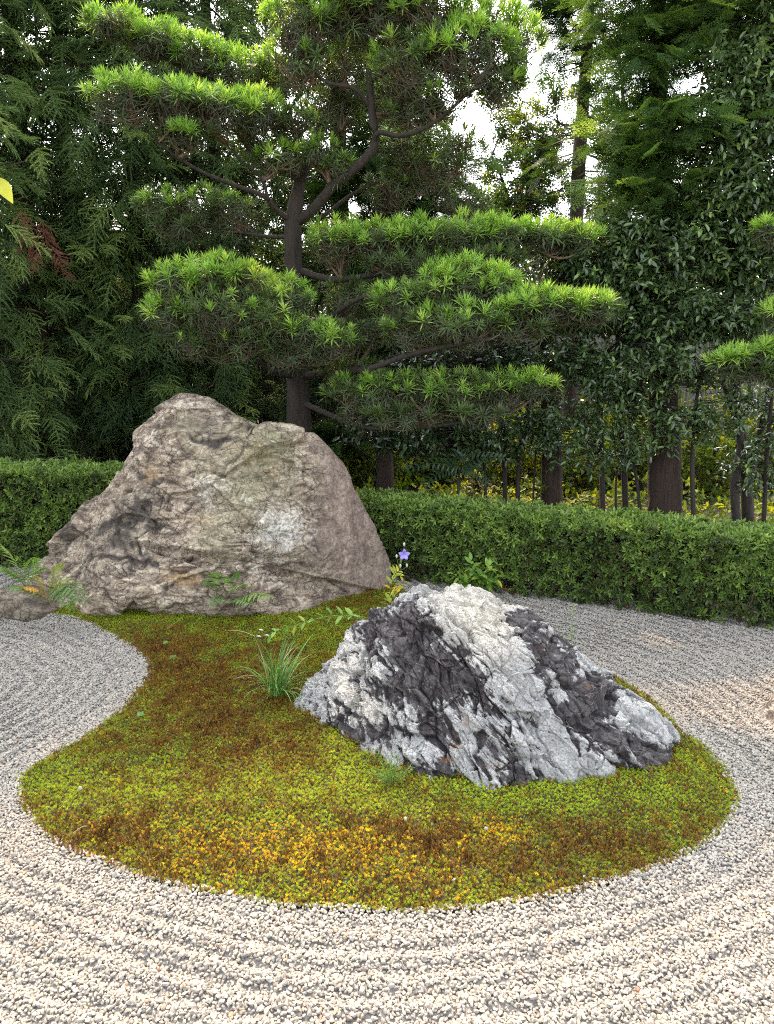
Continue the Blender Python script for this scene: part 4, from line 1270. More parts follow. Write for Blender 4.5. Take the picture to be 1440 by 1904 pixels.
def cedar(label, px, Y, r0, z0, z1, R, nbr, per=9, tint0=0.45, nparts=120, dead=False, arc=(0, 2 * math.pi), zlean=0.0, group='tall cedars behind the hedge', cat='tree'):
    bx = at(px, 900, Y)[0]
    t = thing('cedar_tree', label, cat, (bx, Y, 0), group)
    zz = np.linspace(-0.05, z1 + 0.5, 24)
    path = np.c_[bx + zlean * zz + 0.02 * np.sin(zz * 1.3 + px), Y + 0.02 * np.cos(zz * 1.1), zz]
    mb = MB(); mb.add(*tube(path, r0 * (1 - 0.85 * zz / (z1 + 0.9)) + r0 * 0.25 * np.exp(-zz / 0.2), 12, 0.06)); mb.build('trunk', cedar_bark, t, True)
    P, D, T, Sx = [], [], [], []
    bA, bB = [], []
    for k in range(nbr):
        z = z0 + (z1 - z0) * (k + rng.random()) / nbr
        az = rng.uniform(*arc)
        q = (z - z0) / (z1 - z0)
        Rm = R * (0.55 + 0.45 * math.sin(math.pi * min(1, 0.25 + 0.75 * (1 - q)))) * rng.uniform(0.55, 1.1) * (1 - 0.45 * max(0, q - .5))
        st = np.array((bx + zlean * z, Y, z))
        h = np.array((math.cos(az), math.sin(az), 0))
        end = st + h * Rm + np.array((0, 0, -0.16 * Rm))
        bA.append(st); bB.append(end)
        tone = tint0 + rng.normal() * 0.12
        for i in range(per):
            u = 0.22 + 0.78 * (i + rng.random()) / per
            p = st + (end - st) * u + rng.normal(size=3) * np.array((.10, .10, .09))
            d = h * rng.uniform(0.3, 1.0) + np.array((-h[1], h[0], 0)) * rng.uniform(-0.9, 0.9) + np.array((0, 0, rng.uniform(-0.9, 0.15)))
            P.append(p); D.append(d); T.append(tone + 0.42 * (u - .6) + rng.normal() * 0.09); Sx.append(rng.uniform(0.75, 1.25))  # darker towards the trunk: older needles plus inner shade put into the tint
    mb = MB(); mb.add(*twigs(np.array(bA), np.array(bB), 0.016, 0.005, 0.10, 4)); o = mb.build('branches', cedar_bark, t); o['kind'] = 'stuff'
    P = np.array(P); D = unit(np.array(D)); T = np.clip(np.array(T), 0.02, 0.88); Sx = np.array(Sx)
    up = np.tile((0, 0, 1.0), (len(P), 1)) + rng.normal(size=P.shape) * 0.35
    X = D; Zv = unit(up - (up * X).sum(1)[:, None] * X)
    R_ = np.stack([X, np.cross(Zv, X), Zv], -1)
    leafage(t, 'spray', CSPRAY, P, R_, Sx, T, nparts, 'foliage', 34)
    return t

cedars = [
    ('leftmost tall cedar with feathery drooping sprays reaching past the left edge', -70, 7.9, .12, 0.6, 7.2, 1.45, 110, 11, .6),
    ('dark mossy cedar trunk under drooping sprays at far left', 96, 8.8, .15, 0.95, 7.9, 1.25, 118, 11, .52),
    ('cedar at far left set further back behind the mossy trunk', 175, 10.0, .14, 0.7, 8.0, 1.2, 95, 11, .46),
    ('cedar with reddish trunk behind the left shoulder of the big tan boulder', 285, 9.2, .12, 0.5, 7.1, 1.15, 112, 11, .46),
    ('cedar behind the left pads of the layered pine', 425, 9.6, .13, 0.45, 7.3, 1.2, 106, 11, .44),
    ('pale barked cedar straight behind the top of the layered pine', 640, 9.9, .16, 0.5, 8.3, 1.1, 95, 12, .36)]
for c_ in cedars:
    cedar(*c_)
for px_, Y_, w_ in ((-420, 8.3, 'nearer'), (-760, 9.0, 'farther')):
    cedar(w_ + ' of two cedars standing beyond the left edge of the photo', px_, Y_, .14, 0.6, 7.0, 1.3, 80, 12, .48, 0)
# the dried red-brown spray hanging in the second cedar
ced2 = bpy.data.objects.get('cedar_tree')
p0 = at(72, 425, 7.45)
mbs = MB()
for i in range(9):
    a = rng.normal(size=3) * np.array((0.22, 0.22, 0.1)) + np.array((0, 0, -1.0))
    V = np.empty((len(CSPRAY[1].vertices), 3), np.float32).ravel(); CSPRAY[1].vertices.foreach_get('co', V); V = V.reshape(-1, 3)
    tri = np.array([p.vertices[:] for p in CSPRAY[1].polygons])
    mbs.add(place(V, rot_to(a, (rng.normal(), rng.normal(), 0.2)), p0 + rng.normal(size=3) * np.array((.07, .05, .10)), rng.uniform(0.6, 0.95)), tri)
deadm = flat_mat('dried red brown needles', (0.10, 0.032, 0.020), (0.23, 0.085, 0.05), 30, 0.9, 0)
o = mbs.build('spray', deadm, ced2); o['label'] = 'dried red brown spray hanging in the cedar'
# ------------------------------------------------------------------ fences at the back
bamboo = bark_mat('old bamboo', (0.03, 0.026, 0.018), (0.10, 0.085, 0.055), 60, 1.5)
fb = thing('bamboo_fence', 'dim screen of upright bamboo poles behind the cedars at left', 'fence', (-2.6, 10.6, 0))
mb = MB(); mb.add(*tube(np.array([(0, 0, -0.2), (0, 0, 0.9), (0, 0, 1.95)]), np.array((.0245, .0240, .0235)), 6)); pole = mb.mesh('bamboo_pole', bamboo, True)
proto = None
for k in range(150):
    o = bpy.data.objects.new('pole', pole) if proto is None else proto.copy()
    proto = proto or o
    link(o, fb); o.location = (-3.2 + 0.046 * k + rng.uniform(-.004, .004), rng.uniform(-.006, .006), rng.uniform(-.05, .03)); o.rotation_euler = (rng.uniform(-.01, .01), rng.uniform(-.012, .012), rng.uniform(0, 6))
for z in (0.35, 1.0, 1.65):
    mb = MB(); mb.add(*tube(np.array([(-5.85, 10.565, z), (-2.5, 10.565, z), (1.1, 10.565, z)]), np.array((.017, .017, .017)), 6)); mb.build('rail', bamboo, fb, True)
greyw = bark_mat('weathered grey board', (0.09, 0.085, 0.072), (0.20, 0.19, 0.165), 40, 2)
fw = thing('board_fence', 'weathered grey board fence glimpsed behind the bushes at right', 'fence', (3.6, 12.2, 0))
mb = MB()
def box(mb, x0, x1, y0, y1, z0, z1):
    V = [(x, y, z) for x in (x0, x1) for y in (y0, y1) for z in (z0, z1)]
    mb.add(V, None, [(0, 1, 3, 2), (4, 6, 7, 5), (0, 4, 5, 1), (2, 3, 7, 6), (1, 5, 7, 3), (0, 2, 6, 4)])
box(mb, -0.07, 0.07, -0.012, 0.012, -0.2, 2.0); board = mb.mesh('fence_board', greyw)
proto = None
for k in range(52):
    o = bpy.data.objects.new('board', board) if proto is None else proto.copy()
    proto = proto or o
    link(o, fw); o.location = (-4.0 + 0.152 * k, rng.uniform(-.004, .004), rng.uniform(-.03, .02))
mb = MB(); box(mb, -0.5, 7.6, 12.225, 12.28, 0.4, 0.48); mb.build('rail', greyw, fw)
mb = MB(); box(mb, -0.5, 7.6, 12.225, 12.28, 1.5, 1.58); mb.build('rail', greyw, fw)

# ------------------------------------------------------------------ cypresses
hino_m = leaf_mat('cypress scale leaf', [(0.0, (0.016, 0.032, 0.013)), (0.4, (0.062, 0.120, 0.034)), (0.7, (0.13, 0.23, 0.060)), (1.0, (0.22, 0.34, 0.085))], 0.75, 0.38, 0.12)
def hinoki_spray(name, seed):
    r = random.Random(seed); mb = MB()
    L = 0.30
    def rhomb(p, d, l, w):
        d = unit(np.array((*d, r.uniform(-.12, .08)))); s = np.array((-d[1], d[0], 0)) * w
        m_ = p + d * l * 0.4
        mb.add([p, m_ - s, p + d * l, m_ + s], None, [(0, 1, 2, 3)])
    for i in range(12):
        t = 0.06 + 0.9 * i / 12
        p = np.array((L * t, 0, -0.2 * L * t * t))
        side = 1 if i % 2 else -1
        a = math.radians(r.uniform(34, 52)) * side
        l = 0.16 * (1 - 0.75 * t) * r.uniform(.8, 1.1) + 0.02
        d = np.array((math.cos(a), math.sin(a)))
        n_ = max(2, int(l / 0.022))
        for k in range(n_):
            pp = p + np.r_[d, 0] * l * k / n_ + np.array((0, 0, -0.15 * l * (k / n_) ** 2))
            rhomb(pp, d, l / n_ * 1.3, 0.0035)
            a2 = a + math.radians(38) * (1 if k % 2 else -1)
            rhomb(pp, (math.cos(a2), math.sin(a2)), 0.040 * (1 - .5 * k / n_), 0.0055)
            a3 = a - math.radians(38) * (1 if k % 2 else -1)
            rhomb(pp, (math.cos(a3), math.sin(a3)), 0.030 * (1 - .5 * k / n_), 0.005)
    V = [(0, -.002, 0), (0, .002, 0), (L, .001, -0.2 * L), (L, -.001, -.2 * L)]
    mb.add(V, None, [(0, 3, 2, 1)])
    return mb.mesh(name, hino_m)
HINO = [hinoki_spray('cypress_spray_%s' % k, 120 + i) for i, k in enumerate(('broad', 'narrow', 'ragged'))]
red_bark = bark_mat('red cypress bark', (0.014, 0.009, 0.006), (0.062, 0.037, 0.024), 40, 1.2)

def flat_frames(D, tilt=0.35):
    D = unit(D)
    up = np.tile((0, 0, 1.0), (len(D), 1)) + rng.normal(size=D.shape) * tilt
    Z = unit(up - (up * D).sum(1)[:, None] * D)
    return np.stack([D, np.cross(Z, D), Z], -1)

def cypress(label, trunk, clumps, nparts=100, group='cypresses behind the hedge'):
    """trunk rows (px, py, Y, radius); clumps (px, py, rx, ry, Y, depth, n, tone)"""
    tr = spline(np.array([np.r_[at(*p[:3]), p[3]] for p in trunk]), 36)
    b0 = tr[np.argmin(tr[:, 2])]
    t = thing('cypress_tree', label, 'tree', (b0[0], b0[1], 0), group)
    mb = MB(); mb.add(*tube(tr[:, :3], tr[:, 3], 12, 0.06)); mb.build('trunk', red_bark, t, True)
    P, D, T, A, B = [], [], [], [], []
    for (cx, cy, rx, ry, Y, dep, n, tone) in clumps:
        C = at(cx, cy, Y); sc = proj(C)[2] / F
        ax = np.array((rx * sc, dep, ry * sc))
        nb = max(3, int(n * 1.5) // 12)
        for k in range(nb):
            u = unit(rng.normal(size=3)) * rng.random() ** 0.45
            e = C + u * ax
            st = tr[np.argmin(np.abs(tr[:, 2] - (e[2] + 0.15)) + 0.15 * np.linalg.norm(tr[:, :3] - e, axis=1)), :3]
            A.append(st); B.append(e)
            dd = unit((e - st) * np.array((1, 1, 0.3)) + rng.normal(size=3) * 0.2)
            tk = tone + rng.normal() * 0.1
            for i in range(12):
                p = e + dd * rng.uniform(-0.35, 0.12) + rng.normal(size=3) * np.array((.09, .09, .035))
                P.append(p); D.append(dd + rng.normal(size=3) * np.array((.6, .6, .25)) + np.array((0, 0, -.15))); T.append(tk + rng.normal() * .16)
    mb = MB(); mb.add(*twigs(np.array(A), np.array(B), 0.014, 0.004, 0.12, 4)); o = mb.build('branches', red_bark, t); o['kind'] = 'stuff'
    P = np.array(P); D = np.array(D)
    leafage(t, 'spray', HINO, P, flat_frames(D), rng.uniform(0.5, 0.95, len(P)), np.clip(np.array(T), 0, 1), nparts, 'foliage', 34)
    return t
cypress('slender straight cypress trunk standing against the white sky at upper right', [(1058, 960, 10.2, .10), (1064, 700, 10.2, .095), (1072, 410, 10.2, .085), (1084, 200, 10.2, .075), (1094, 60, 10.2, .062), (1100, -150, 10.2, .045), (1104, -320, 10.2, .03)],
        [(1060, 30, 90, 40, 10.0, .6, 130, .25), (1140, 60, 70, 50, 10.0, .6, 120, .35), (1040, 105, 50, 30, 10.0, .4, 40, .2), (1020, 20, 60, 30, 10, .5, 60, .22), (1130, 160, 60, 50, 10.1, .5, 60, .4), (1110, -100, 180, 90, 10.2, .9, 330, .3), (1120, -230, 170, 90, 10.2, .9, 300, .3), (1150, 300, 70, 90, 10.2, .5, 90, .4), (1030, 330, 60, 60, 10.3, .5, 36, .3)])
cypress('thick red barked cypress trunk behind the hedge at right', [(1238, 985, 6.75, .150), (1238, 880, 6.75, .135), (1236, 760, 6.8, .125), (1232, 560, 6.9, .11), (1228, 330, 7.1, .09), (1225, 120, 7.3, .07), (1225, -150, 7.4, .05), (1225, -330, 7.4, .03)],
        [(1210, 160, 80, 80, 7.1, .5, 170, .5), (1200, 260, 90, 60, 6.9, .5, 230, .6), (1250, 230, 70, 50, 6.8, .4, 120, .62), (1180, 350, 80, 50, 6.9, .45, 190, .55), (1280, 60, 120, 60, 7.1, .6, 260, .62), (1170, 60, 60, 60, 7.3, .5, 90, .45), (1390, 20, 120, 50, 7.1, .6, 180, .6), (1250, -90, 260, 110, 7.4, 1.0, 520, .4), (1260, -260, 240, 110, 7.4, 1.0, 460, .4), (1420, -60, 140, 90, 7.2, .8, 220, .4), (1270, 360, 60, 40, 6.8, .4, 90, .5)], 160)
cypress('dark cypress trunk behind the hedge below the right end of the layered pine', [(1026, 975, 7.2, .105), (1026, 850, 7.2, .095), (1022, 650, 7.3, .085), (1010, 520, 7.6, .05), (985, 440, 7.8, .02)],
        [(960, 640, 70, 50, 7.6, .4, 60, .15), (1060, 560, 70, 50, 7.7, .4, 60, .15)], 20)
cypress('red barked cypress trunk behind the hedge right of the big tan boulder', [(716, 950, 8.1, .095), (716, 850, 8.1, .088), (714, 700, 8.2, .08), (710, 520, 8.4, .07), (705, 300, 8.6, .055), (700, 100, 8.7, .04)],
        [(690, 660, 100, 70, 8.3, .5, 190, .2), (780, 650, 80, 60, 8.3, .5, 150, .2), (680, 560, 90, 60, 8.4, .5, 180, .2), (790, 320, 110, 90, 8.7, .6, 460, .25), (650, 330, 80, 100, 8.7, .5, 300, .25), (720, 130, 130, 120, 8.8, .6, 360, .3), (860, 600, 60, 60, 8.2, .4, 90, .2), (620, 800, 70, 50, 8.3, .4, 130, .2), (850, 420, 80, 60, 8.6, .5, 160, .25)], 20)

# ------------------------------------------------------------------ camellias
cam_m = leaf_mat('camellia leaf', [(0.0, (0.018, 0.032, 0.014)), (0.35, (0.052, 0.095, 0.032)), (0.6, (0.105, 0.178, 0.054)), (0.78, (0.17, 0.25, 0.075)), (0.86, (0.20, 0.33, 0.08)), (1.0, (0.33, 0.45, 0.13))], 0.24, 0.18, 0.75)
grey_bark = bark_mat('smooth camellia bark', (0.018, 0.014, 0.011), (0.055, 0.045, 0.036), 18, 6)
CLEAF = []
for i, (L_, W_, d_) in enumerate(((0.085, 0.038, 0.10), (0.075, 0.036, 0.22), (0.068, 0.031, 0.05), (0.095, 0.040, 0.16))):
    mb = MB(); mb.add(*simple_leaf(L_, W_, d_, 0.3)); CLEAF.append(mb.mesh('camellia_leaf_' + ('broad', 'curved', 'small', 'long')[i], cam_m))

def camellia(label, stems, clumps, nparts=300, group='camellias behind the hedge', name='camellia_tree', leaf=None, mat=None, base=None, lim=13, young=0.02, cat='tree', sc0=1.0, dens=1.0, bare=0):
    W = [spline(np.array([np.r_[at(*p[:3]), p[3]] for p in s_]), 20) for s_ in stems]
    b0 = W[0][np.argmin(W[0][:, 2])]
    t = thing(name, label, cat, (b0[0], b0[1], 0), group)
    for k, w in enumerate(W):
        mb = MB(); mb.add(*tube(w[:, :3], w[:, 3], 8, 0.06)); mb.build('trunk' if k == 0 else 'stem', mat or grey_bark, t, True)
    sk = np.concatenate(W)[:, :3]
    P, Nn, T, A, B = [], [], [], [], []
    for (cx, cy, rx, ry, Y, dep, n, tone) in clumps:
        C = at(cx, cy, Y); sc = proj(C)[2] / F
        ax = np.array((rx * sc, dep, ry * sc))
        ns = max(3, int(n * dens) // 9)
        u = unit(rng.normal(size=(ns, 3))) * (rng.random(ns) ** 0.4)[:, None]
        E = C + u * ax
        for e, uu in zip(E, u):
            A.append(sk[np.argmin(np.linalg.norm(sk - e, axis=1) + 0.3 * np.maximum(sk[:, 2] - e[2], 0))]); B.append(e)
            fresh_ = rng.random() < young * (1.5 if uu[1] < 0 else 0.6)
            d0 = unit(uu / ax * 0.3 + np.array((0, -0.5, 0.25)) + rng.normal(size=3) * 0.6)
            for i in range(9):
                az = i * 2.39996 + rng.uniform(-.3, .3)
                fr = rot_to(d0)
                s_ = rng.uniform(0.3, 1.0)
                d = fr @ np.array((s_ * 0.8, math.cos(az), math.sin(az)))
                P.append(e + d0 * 0.016 * (i - 6) + rng.normal(size=3) * 0.008)
                Nn.append(unit(d) * 1.0 + np.array((0, 0, -0.25)))
                T.append(rng.uniform(0.85, 1.0) if (fresh_ and i > 3) else np.clip(tone + rng.normal() * 0.14, 0, 0.8))
    A, B = np.array(A), np.array(B)
    # branch in two steps so that twigs gather
    mb = MB(); mb.add(*twigs(A + (B - A) * 0.0, B, 0.006, 0.0022, 0.22, 4)); o = mb.build('branches', mat or grey_bark, t); o['kind'] = 'stuff'
    if bare:
        k = np.repeat(np.arange(len(B)), bare); o_ = rng.normal(size=(len(k), 3)) * (.30, .30, .16)
        mb = MB(); mb.add(*twigs(A[k] + (B[k] - A[k]) * rng.uniform(.5, 1, len(k))[:, None], B[k] + o_, .0045, .0022, .25, 3)); o = mb.build('twigs', mat or grey_bark, t); o['kind'] = 'stuff'
    P = np.array(P)
    leafage(t, 'leaf', leaf or CLEAF, P, flat_frames(np.array(Nn), 0.5), sc0 * rng.uniform(0.75, 1.15, len(P)), np.array(T), nparts, 'foliage', lim)
    return t
camellia('tall dense camellia with glossy dark leaves and pale young shoots at upper right', [[(1392, 985, 6.9, .055), (1385, 860, 6.9, .05), (1370, 740, 6.95, .045), (1360, 500, 7.0, .04), (1370, 250, 7.0, .03), (1380, 80, 7.0, .015)], [(1392, 900, 6.9, .035), (1415, 800, 6.85, .03), (1440, 650, 6.8, .025), (1450, 400, 6.8, .015)]],
         [(1385, 130, 90, 80, 6.8, .4, 1000, .52), (1360, 250, 95, 90, 6.8, .45, 1500, .5), (1440, 200, 80, 120, 6.8, .45, 1000, .5), (1350, 370, 100, 80, 6.75, .45, 1400, .5), (1440, 370, 80, 100, 6.75, .45, 1000, .5), (1390, 480, 110, 70, 6.7, .4, 1300, .46), (1310, 460, 80, 70, 6.7, .4, 900, .46), (1500, 120, 80, 160, 6.8, .5, 900, .5), (1420, 60, 70, 40, 6.9, .4, 300, .5)], 300, young=.085, dens=2.0, sc0=.88)
camellia('dark camellia right of the layered pine with pale young leaves on top', [[(1165, 985, 7.0, .03), (1160, 860, 7.0, .028), (1150, 700, 7.0, .026), (1150, 520, 7.0, .018), (1150, 430, 7.0, .008)], [(1120, 985, 7.1, .022), (1116, 800, 7.1, .02), (1090, 600, 7.1, .014), (1070, 480, 7.0, .008)]],
         [(1170, 440, 80, 50, 6.8, .35, 700, .46), (1110, 500, 90, 60, 6.8, .35, 1000, .4), (1210, 500, 80, 70, 6.7, .35, 1000, .46), (1060, 560, 70, 60, 6.9, .35, 600, .34), (1150, 580, 90, 60, 6.8, .35, 900, .36), (1250, 590, 90, 60, 6.7, .35, 900, .42), (1040, 470, 60, 50, 7.0, .35, 400, .36)], 300, young=.05, dens=2.0, sc0=.88)
camellia('camellia with curving stems and small greyish leaves in front of bright bushes at right', [[(1372, 985, 6.55, .04), (1366, 900, 6.55, .036), (1378, 820, 6.6, .032), (1356, 740, 6.65, .026), (1330, 660, 6.7, .016), (1320, 600, 6.7, .008)], [(1290, 985, 6.5, .02), (1288, 840, 6.5, .018), (1300, 700, 6.6, .012)], [(1420, 980, 6.6, .02), (1428, 820, 6.6, .018), (1440, 700, 6.6, .012)]],
         [(1330, 590, 90, 50, 6.5, .3, 600, .45), (1400, 600, 80, 60, 6.6, .3, 500, .4), (1280, 680, 80, 50, 6.5, .3, 360, .5), (1360, 720, 80, 60, 6.6, .3, 260, .36), (1300, 780, 90, 50, 6.4, .3, 300, .48), (1400, 860, 60, 70, 6.6, .3, 230, .42), (1440, 780, 50, 80, 6.6, .3, 180, .36)], 260, young=.01, sc0=.8, dens=2.0)
camellia('thin stemmed camellia with sparse grey green leaves right of the lowest pine pad', [[(1122, 985, 6.9, .024), (1120, 870, 6.9, .022), (1118, 760, 6.9, .016), (1125, 660, 6.9, .008)], [(1195, 985, 6.8, .016), (1180, 860, 6.8, .013), (1165, 740, 6.8, .008)], [(1145, 985, 6.9, .012), (1150, 860, 6.9, .01), (1190, 760, 6.9, .007)]],
         [(1120, 690, 100, 50, 6.6, .3, 520, .42), (1050, 660, 70, 50, 6.7, .3, 330, .36), (1180, 720, 80, 60, 6.6, .3, 420, .48), (1090, 770, 90, 50, 6.6, .3, 330, .46), (1200, 640, 60, 40, 6.6, .3, 260, .42), (1200, 810, 70, 50, 6.5, .3, 240, .46), (1040, 830, 60, 40, 6.7, .3, 140, .42), (1120, 850, 60, 40, 6.7, .3, 120, .42)], 260, young=.01, sc0=.75, dens=2.2)
camellia('shady camellia with dark leaves under the lower pads of the layered pine', [[(940, 980, 7.2, .022), (938, 860, 7.2, .020), (930, 740, 7.2, .015), (900, 660, 7.2, .008)], [(962, 980, 7.1, .024), (966, 860, 7.1, .020), (985, 760, 7.1, .012)], [(905, 975, 7.2, .014), (900, 860, 7.2, .012), (880, 760, 7.2, .008)], [(990, 980, 7.2, .010), (996, 850, 7.2, .008), (1010, 740, 7.2, .006)]],
         [(880, 680, 110, 40, 7.2, .4, 560, .22), (760, 690, 90, 40, 7.4, .4, 360, .16), (980, 690, 80, 50, 7.1, .35, 460, .28), (820, 810, 90, 34, 7.0, .3, 360, .30), (740, 820, 60, 30, 7.2, .3, 200, .22), (900, 830, 80, 34, 7.0, .3, 320, .32), (980, 790, 60, 40, 7.0, .3, 240, .36), (680, 800, 50, 40, 7.3, .3, 160, .18), (960, 590, 80, 40, 7.3, .4, 300, .18)], 200, young=.0, dens=2.0)

# ------------------------------------------------------------------ dark pinnate shrub under the lowest pad
t = thing('holly_shrub', 'dark shrub with one wide comb like leaf just above the hedge', 'shrub', (at(850, 960, 6.75)[0], 6.75, 0))
holly_m = leaf_mat('glossy dark leaflet', [(0, (0.008, 0.022, 0.010)), (1, (0.025, 0.07, 0.022))], 0.3, 0.1, 0.5)
mb = MB(); base = at(850, 960, 6.75); crown = at(855, 868, 6.7)
mb.add(*tube(spline(np.array([base * (1, 1, 0) + (0, 0, -.03), (base + crown) / 2, crown]), 8), np.linspace(.016, .010, 8), 6)); mb.build('stem', grey_bark, t, True)
for tip in ((760, 872), (935, 850), (790, 900), (905, 895), (850, 840)):
    e = at(*tip, 6.55); path = spline(np.array([crown, (crown + e) / 2 + (0, 0, 0.04), e]), 11)
    mb = MB(); mb.add(*tube(path, np.linspace(.004, .0015, 11), 3))
    for k in range(1, 11):
        for sd in (-1, 1):
            T_ = unit(path[min(k + 1, 10)] - path[k - 1]); s_ = unit(np.cross(T_, (0, -0.7, 0.7)))
            V, f3, f4 = simple_leaf(0.10 * (1.1 - 0.06 * k), 0.024, 0.1, 0.2)
            mb.add(place(V, rot_to(T_ * 0.55 + s_ * sd, (0, -.6, .8)), path[k]), f3, f4)
    o = mb.build('frond', holly_m, t); o['tint'] = 0.6

# ------------------------------------------------------------------ sunlit bushes beyond
bush_m = leaf_mat('sunny undergrowth leaf', [(0, (0.02, 0.045, 0.010)), (0.45, (0.10, 0.16, 0.016)), (1, (0.36, 0.38, 0.025))], 0.5, 0.5, 0.3, (1.3, 1.2, 0.4))
BLEAF = []
for i, k in enumerate(('loose', 'dense')):
    rr = random.Random(200 + i); mb = MB()
    for j in range(8):
        V, f3, f4 = simple_leaf(rr.uniform(.05, .08), rr.uniform(.022, .034), .15, .2)
        mb.add(place(V, rot_to(ang(rr.uniform(0, 6.28), rr.uniform(-.3, 1.0))), np.array([rr.uniform(-.04, .04) for _ in range(3)])), f3, f4)
    BLEAF.append(mb.mesh('bush_leaves_' + k, bush_m))
bushes = [(690, 880, 9.6, .5, .75, 'sunlit yellow green bush seen left of the red barked trunk by the big tan boulder'), (790, 900, 10.2, .55, .7, 'sunlit yellow bush seen under the lowest pine pad'), (955, 850, 9.8, .6, .95, 'sunlit yellow bush seen between the thin stems right of the lowest pine pad'),
          (1065, 900, 9.5, .55, .75, 'bright yellow green bush seen right of the dark cypress trunk'), (1160, 850, 9.9, .6, 1.0, 'yellow green bush seen left of the thick red trunk'), (1310, 890, 9.4, .55, .8, 'sunlit bush seen right of the thick red trunk'),
          (1420, 860, 9.7, .6, 1.0, 'sunlit yellow green bush at the right edge behind the curving stems'), (1230, 720, 10.6, .8, 1.5, 'tall sunlit bush glimpsed high behind the thick red trunk'), (1050, 720, 10.8, .7, 1.45, 'tall sunlit bush glimpsed behind the sparse grey leaves'), (1370, 740, 10.6, .7, 1.4, 'tall sunlit bush glimpsed behind the small greyish leaves at right')]
for (px, py, Y, r_, zc, lab) in bushes:
    bx = at(px, py, Y)[0]
    t = thing('sunlit_bush', lab, 'bush', (bx, Y, 0), 'sunlit bushes beyond the hedge')
    n = 330
    u = unit(rng.normal(size=(n, 3))) * (rng.random(n) ** 0.4)[:, None]
    P = np.array((bx, Y, zc * 0.55)) + u * np.array((r_, 0.45, zc * 0.55))
    A = np.tile((bx, Y, 0.0), (n // 4, 1)) + rng.normal(size=(n // 4, 3)) * np.array((.12, .12, .0))
    mb = MB(); mb.add(*twigs(A, P[:n // 4], .007, .003, .15, 3)); o = mb.build('stems', stem_bark, t); o['kind'] = 'stuff'
    leafage(t, 'leaf_cluster', BLEAF, P, frames(rng.normal(size=(n, 3))), rng.uniform(.8, 1.4, n), np.clip(0.42 + 0.36 * rng.normal(size=n), 0, 1), 60, 'foliage', 20)

# low leafy ground cover between the trunks
n = 3400
gx = rng.uniform(-5.5, 6.0, n); gy = rng.uniform(6.4, 12.0, n)
P = np.c_[gx, gy, np.zeros(n)]
ok = (behind(P[:, :2]) > 0.8) & (fbm(P, 0.9, 2, 31) > -0.28 - 0.25 * (gx > -0.5)) & ((gx > -0.6) | (rng.random(n) < 0.5))
P = P[ok]; n = len(P)
P[:, 2] = np.abs(rng.normal(size=n)) * 0.12 + 0.04 + 0.14 * np.clip(fbm(P, 1.6, 2, 3), 0, 1)
tag(scatter('undergrowth', BLEAF, P, frames(rng.normal(size=(n, 3)) * .6 + (0, -.2, .8)), rng.uniform(.9, 1.6, n), np.clip(np.where(P[:, 0] > -0.5, 0.5, 0.15) + 0.28 * rng.normal(size=n), 0, 1)),
    'low leafy ground cover under the trees behind the hedge', 'undergrowth', kind='stuff')

# the wood beyond the garden
n = 7000
wood_m = leaf_mat('distant leaf', [(0, (0.012, 0.026, 0.010)), (0.6, (0.045, 0.085, 0.026)), (1, (0.12, 0.17, 0.03))], 0.6, 0.3, 0.2)
WL = [m_.copy() for m_ in BLEAF]
for m_, k in zip(WL, ('near', 'far')):
    m_.name = 'wood_leaves_' + k; m_.materials.clear(); m_.materials.append(wood_m)
P = np.c_[rng.uniform(-15, 13, n), rng.uniform(16, 18.5, n), rng.random(n) ** 0.9 * 4.1]
P[:, 2] *= 1 + 0.14 * fbm(P * (1, 0, 0), 0.8, 3, 44)
tag(scatter('distant_wood', WL, P, frames(rng.normal(size=(n, 3))), rng.uniform(2.6, 4.6, n), np.clip(0.4 + 0.22 * rng.normal(size=n) + 0.3 * fbm(P, .7, 2, 4), 0, 1)),
    'dark green wood far behind the garden trees', 'wood', kind='stuff')

# ------------------------------------------------------------------ airy trees against the sky
maple_m = leaf_mat('backlit small leaf', [(0, (0.020, 0.05, 0.014)), (0.5, (0.05, 0.11, 0.02)), (0.8, (0.16, 0.21, 0.025)), (1, (0.30, 0.30, 0.03))], 0.5, 0.45, 0.3, (1.3, 1.25, .5))
MLEAF = []
for i, k in enumerate(('thin', 'full')):
    rr = random.Random(220 + i); mb = MB()
    for j in range(9):
        V, f3, f4 = simple_leaf(rr.uniform(.05, .075), rr.uniform(.02, .03), .1, .1)
        mb.add(place(V, rot_to(ang(rr.uniform(0, 6.28), rr.uniform(-.5, .5))), np.array((rr.uniform(-.10, .10), rr.uniform(-.10, .10), rr.uniform(-.03, .03)))), f3, f4)
    MLEAF.append(mb.mesh('maple_leaves_' + k, maple_m))
def airy(label, stems, clumps):
    return camellia(label, stems, clumps, 60, 'airy trees against the white sky', 'broadleaf_tree', MLEAF, None, None, 24, .10, 'tree', 1.0, 1.0, 5)
airy('airy tree with bare forked limbs against the white sky left of the slender trunk', [[(960, 960, 13, .09), (958, 600, 13, .08), (960, 400, 13, .055), (975, 340, 13, .035), (1010, 280, 13, .02), (1040, 230, 13, .01)], [(960, 420, 13, .035), (940, 350, 13, .02), (915, 290, 13, .012)], [(962, 400, 13, .03), (1000, 370, 13, .02), (1050, 350, 13, .01)]],
     [(965, 300, 75, 65, 13, 1, 420, .45), (1020, 350, 70, 55, 13, 1, 400, .4), (930, 360, 60, 55, 13, 1, 320, .4), (975, 390, 70, 34, 13, 1, 320, .4), (1040, 260, 60, 40, 13, 1, 240, .6), (980, 235, 60, 34, 13, 1, 240, .7), (950, 190, 60, 40, 13, 1, 130, .55), (1030, 180, 50, 40, 13, 1, 110, .5), (1150, 350, 60, 70, 13, 1, 200, .5), (1130, 250, 50, 60, 13, 1, 130, .6)])
